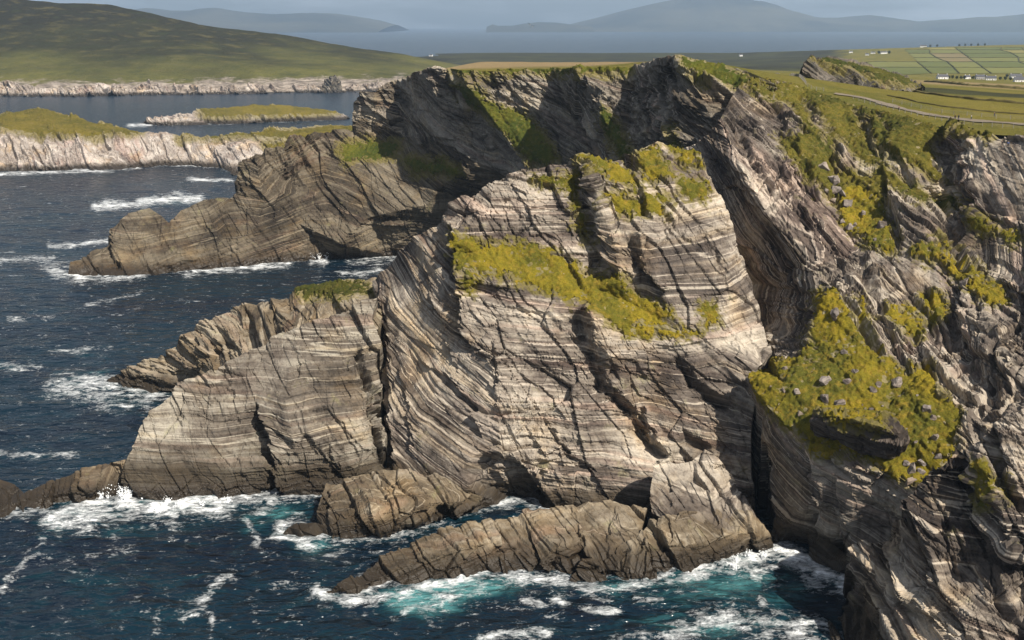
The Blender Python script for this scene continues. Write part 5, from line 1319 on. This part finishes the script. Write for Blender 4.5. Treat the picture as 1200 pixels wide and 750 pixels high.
LEAF = plain('tree_foliage', (0.035, 0.045, 0.016), 0.9, 0.5, 0.4)
BARK = plain('tree_bark', (0.06, 0.05, 0.04), 0.9, 0.3, 2.0)
def tree_meshes(seed, h):
    r = np.random.default_rng(seed); V, F = [], []
    for k in range(170):
        d = r.normal(size=3); d /= np.linalg.norm(d); d *= r.uniform(0.35, 1.0) ** 0.5
        c = np.array([d[0] * h * .42, d[1] * h * .42, h * .62 + d[2] * h * .36]) * (1 + 0.2 * r.normal())
        a_, b_ = r.normal(size=3), r.normal(size=3); s_ = h * .09
        a_ *= s_ / np.linalg.norm(a_); b_ *= s_ / np.linalg.norm(b_)
        V += [c - a_ - b_, c + a_ - b_, c + a_ + b_, c - a_ + b_]; F.append([4 * k, 4 * k + 1, 4 * k + 2, 4 * k + 3])
    return V, F
def tree(u, v, hpx, label, seed):
    h, _ = hit(u, v, ('plateau',))
    if h is None: return
    hh = max(3.5, hpx * h.y / FPX)
    root = empty('tree', h); tag(root, label, 'tree', 'wind shaped trees around the far houses')
    V, F = tree_meshes(seed, hh)
    mesh_obj('crown', V, F, LEAF, None, False, root)
    v_, f_ = tube(Vector((0, 0, -1)), Vector((hh * .05, 0, hh * .6)), hh * .035, 6)
    mesh_obj('trunk', v_, f_, BARK, None, False, root)
for k, (u, v) in enumerate(((1112, 92.5), (1116, 92.5), (1121, 93), (1126, 93), (1130, 93), (1140, 93), (1172, 94), (1178, 94), (1184, 94.5), (1030, 63.5), (1042, 63.5), (1090, 55.5), (1098, 55.2), (1124, 54.6), (1131, 54.4), (1138, 54.2), (1146, 54), (1154, 54), (1180, 91), (1155, 92))):
    tree(u, v, 3.6 if v > 60 else 2.6, ('dark wind shaped tree among the farmhouses below the pastures' if v > 70 else 'low dark tree beside the far shore hamlet' if v > 60 else 'dark tree on the skyline above the pastures'), 900 + k)

# ------------------------------------------------------------------ people on the path
SKIN = plain('skin', (0.45, 0.29, 0.21), 0.6, 0.1); HAIR = plain('hair', (0.05, 0.035, 0.025), 0.6, 0.2)
def skinned(name, verts, edges, radii, mat, parent):
    me = bpy.data.meshes.new(name); me.from_pydata(verts, edges, [])
    o = bpy.data.objects.new(name, me); COL.objects.link(o); o.parent = parent
    m = o.modifiers.new('skin', 'SKIN'); s_ = o.modifiers.new('sub', 'SUBSURF'); s_.levels = 1; s_.render_levels = 1
    for k, r in enumerate(radii): me.skin_vertices[0].data[k].radius = r if isinstance(r, tuple) else (r, r)
    me.skin_vertices[0].data[0].use_root = True
    me.materials.append(mat)
    return o
def person(u, v, label, top, legs, stride=0.15, rz=0.0, names=('plateau',)):
    h, _ = hit(u, v, names)
    if h is None: return
    g = drop(h.x, h.y, names)
    if g is not None and abs(g.z - h.z) < 3: h = g
    h = h + Vector((0, 0, 0.22))
    root = empty('person', h, rz); tag(root, label, 'person', None)
    a = stride
    V = [(0, 0, .95), (0, 0, 1.15), (0, 0, 1.38), (0, 0, 1.50), (0, .01, 1.60), (0, .02, 1.70),
         (.19, 0, 1.40), (.25, .02, 1.14), (.24, .10, .90), (.24, .13, .80), (-.19, 0, 1.40), (-.25, -.02, 1.14), (-.24, .06, .90), (-.24, .09, .80),
         (.10, 0, .90), (.11, a * .5, .50), (.11, a, .09), (.11, a + .14, .05), (-.10, 0, .90), (-.11, -a * .3, .50), (-.11, -a, .09), (-.11, -a + .14, .05)]
    E = [(0, 1), (1, 2), (2, 3), (3, 4), (4, 5), (2, 6), (6, 7), (7, 8), (8, 9), (2, 10), (10, 11), (11, 12), (12, 13), (0, 14), (14, 15), (15, 16), (16, 17), (0, 18), (18, 19), (19, 20), (20, 21)]
    Rr = [(.16, .11), (.14, .10), (.17, .11), .06, .095, .085, .06, .05, .036, .03, .06, .05, .036, .03, .085, .062, .042, .035, .085, .062, .042, .035]
    skinned('body', V, E, Rr, SKIN, root)
    def sub(ids, grow, name, mat):
        mp = {i: k for k, i in enumerate(ids)}
        rr_ = [tuple(q + grow for q in (Rr[i] if isinstance(Rr[i], tuple) else (Rr[i], Rr[i]))) for i in ids]
        skinned(name, [V[i] for i in ids], [(mp[x], mp[y]) for x, y in E if x in mp and y in mp], rr_, mat, root)
    sub([1, 0, 2, 6, 7, 8, 10, 11, 12], .02, 'jacket', top)
    sub([0, 14, 15, 16, 18, 19, 20], .015, 'trousers', legs)
    bm = bmesh.new(); bmesh.ops.create_uvsphere(bm, u_segments=10, v_segments=7, radius=.112, matrix=Matrix.Translation((0, -.015, 1.69)) @ Matrix.Diagonal((.95, 1.05, .95, 1)))
    bmesh.ops.delete(bm, geom=[q for q in bm.verts if q.co.z < 1.66 and q.co.y > -.02], context='VERTS')
    me = bpy.data.meshes.new('hair'); bm.to_mesh(me); bm.free(); me.materials.append(HAIR)
    o = bpy.data.objects.new('hair', me); COL.objects.link(o); o.parent = root
cl = lambda n, c: plain(n, c, 0.85, 0.2, 6)
RED, BLACK, NAVY, WHITE, BLUE, JEANS = cl('red_cloth', (.22, .03, .05)), cl('black_cloth', (.02, .02, .022)), cl('navy_cloth', (.02, .03, .07)), cl('white_cloth', (.75, .74, .72)), cl('blue_cloth', (.05, .12, .3)), cl('denim', (.04, .06, .11))
person(1053, 130.5, 'person in dark red jacket walking alone on the path', RED, BLACK, .22, 1.2)
person(1119, 141, 'person in black jacket standing at the seaward fence', BLACK, BLACK, .08, 2.5)
person(1123, 141, 'person in navy jacket beside the one in black', NAVY, JEANS, .10, 2.0)
person(1138, 141, 'person in white jacket on the path', WHITE, JEANS, .15, 1.4)
person(1165, 138, 'person in dark clothes out on the meadow', BLACK, JEANS, .12, .4)
person(1174, 172, 'person in dark jacket standing on the pale cliff edge', BLACK, BLACK, .1, 3.0, ('sea_cliff',))
person(1181, 173, 'person in blue jacket standing on the pale cliff edge', BLUE, BLACK, .1, 2.7, ('sea_cliff',))

# ------------------------------------------------------------------ sea birds
def bird(u, v, t, label, rz, bank_):
    p = W(u, v, t); root = empty('seabird', p, rz); root.rotation_euler = (0, bank_, rz); tag(root, label, 'bird', None)
    V = [(0, -.28, 0), (0, -.1, 0), (0, .12, 0), (0, .24, .02), (0, .32, .02)]
    skinned('body', V, [(0, 1), (1, 2), (2, 3), (3, 4)], [.03, .075, .085, .05, .03], BIRDW, root)
    for s_ in (-1, 1):
        V = [(.05 * s_, .12, .02), (.05 * s_, -.06, .02), (.35 * s_, .16, .16), (.35 * s_, -.03, .16), (.75 * s_, .0, .10), (.72 * s_, -.06, .10)]
        V += [(x, y, z - .02) for x, y, z in V]
        F = [(0, 1, 3, 2), (2, 3, 5, 4), (6, 8, 9, 7), (8, 10, 11, 9), (0, 2, 8, 6), (2, 4, 10, 8), (1, 7, 9, 3), (3, 9, 11, 5), (4, 5, 11, 10), (0, 6, 7, 1)]
        mesh_obj('wing', V, F, BIRDG, None, False, root)
BIRDW = plain('feather_white', (.7, .7, .68), .8, .1); BIRDG = plain('feather_grey', (.06, .06, .065), .8, .2)
bird(621, 29, 240, 'seabird gliding over the bay with raised wings', .4, .5)
bird(624, 31.5, 260, 'seabird gliding just below the other one', -.3, -.4)

# ------------------------------------------------------------------ sea stack on the far shore
rock_mass('sea_stack',
    outline=[Z(374, 110, -2), (376, 101, 2172), (381, 93, 2176), (385, 90, 2180), (393, 88, 2180), (398, 93, 2178), (400, 101, 2174), Z(402, 110, -2)], pts=[(388, 95, 2164), (388, 104, 2156)],
    mat=ROCK_BLACK, amp=1.5, res=0.0012, label='dark rock stack standing against the far hill shore', cat='rock', kind=None)
su_ = [-160, -60, 0, 25, 45, 90, 120, 160, 200, 240, 262, 295, 320, 350, 385, 430, 470]
sb_ = [114, 114, 114, 114.5, 115, 115, 114, 113.5, 113, 112.5, 112, 111.5, 111, 110.5, 110, 109, 108]
st_ = [100, 99, 96, 99, 104, 103, 99, 100, 99, 101, 104, 97.5, 102, 101, 99, 99, 98]
rock_mass('shore_cliff',
    outline=[Z(u, v, -2) for u, v in zip(su_, sb_)] + [(u, v, Z(u, q, -4)[2] + 16) for u, v, q in list(zip(su_, st_, sb_))[::-1]],
    lines=[[(u, (v + q) / 2 + 1.5, Z(u, q, -4)[2] + 3 + 5 * math.sin(u * .21)) for u, v, q in list(zip(su_, st_, sb_))[1:-1]]],
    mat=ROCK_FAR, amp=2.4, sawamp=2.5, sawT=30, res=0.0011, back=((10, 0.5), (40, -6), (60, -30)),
    label='pale broken low cliffs along the shore of the far hill', cat='cliff')

# ------------------------------------------------------------------ spray thrown up where the swell breaks
SPRAY = plain('spray_white', (0.80, 0.82, 0.83), 0.7, 0.05)
def spray(u, v, wide, high, n, seed, label):
    """droplets of 5 to 25 cm thrown up in a few jets"""
    r = np.random.default_rng(seed); c = np.array(W(*Z(u, v, 0.3)))
    V, F = [], []
    tet = np.array([(1, 1, 1), (1, -1, -1), (-1, 1, -1), (-1, -1, 1)]) / 1.7
    jets = r.normal(size=(7, 2)) * np.array([wide * .5, wide * .12])
    for k in range(n):
        jx, jy = jets[r.integers(7)]
        h = high * r.uniform(0, 1) ** 2.2 * r.uniform(.4, 1)
        q = c + np.array([jx + r.normal() * (0.25 + .22 * h), jy + r.normal() * .5 + .1 * h, h])
        s_ = r.uniform(.05, .25) * (1.25 - .7 * h / high)
        V += list(q + tet * s_ * np.array([1, 1, r.uniform(1, 2)])); o = 4 * k
        F += [(o, o + 1, o + 2), (o, o + 3, o + 1), (o, o + 2, o + 3), (o + 1, o + 3, o + 2)]
    tag(mesh_obj('sea_spray', V, F, SPRAY), label, 'spray', None, 'stuff')
spray(140, 584, 14, 4.2, 1700, 1, 'white spray bursting at the tip of the striped promontory')
spray(205, 592, 16, 2.0, 900, 2, 'low white spray along the foot of the striped promontory')
spray(372, 303, 9, 4.0, 700, 5, 'white spray at the foot of the dark headland')
spray(850, 660, 20, 1.8, 900, 6, 'low white spray below the brown rock shelf')

# ------------------------------------------------------------------ haze
def haze():
    t = NT('air_haze'); t.n.remove(t.bs)
    pv = t.n.new('ShaderNodeVolumePrincipled')
    pv.inputs['Color'].default_value = (0.58, 0.77, 1.0, 1); pv.inputs['Density'].default_value = 4.4e-5; pv.inputs['Anisotropy'].default_value = 0.25
    t.l.new(pv.outputs[0], t.out.inputs['Volume'])
    bm = bmesh.new()
    bmesh.ops.create_cube(bm, size=1, matrix=Matrix.Translation((0, 16500, 400)) @ Matrix.Diagonal((80000, 37000, 920, 1)))
    me = bpy.data.meshes.new('haze'); bm.to_mesh(me); bm.free(); me.materials.append(t.m)
    o = bpy.data.objects.new('haze', me); COL.objects.link(o)
    tag(o, 'thin pale blue sea haze over the bay', 'haze', None, 'stuff')
haze()
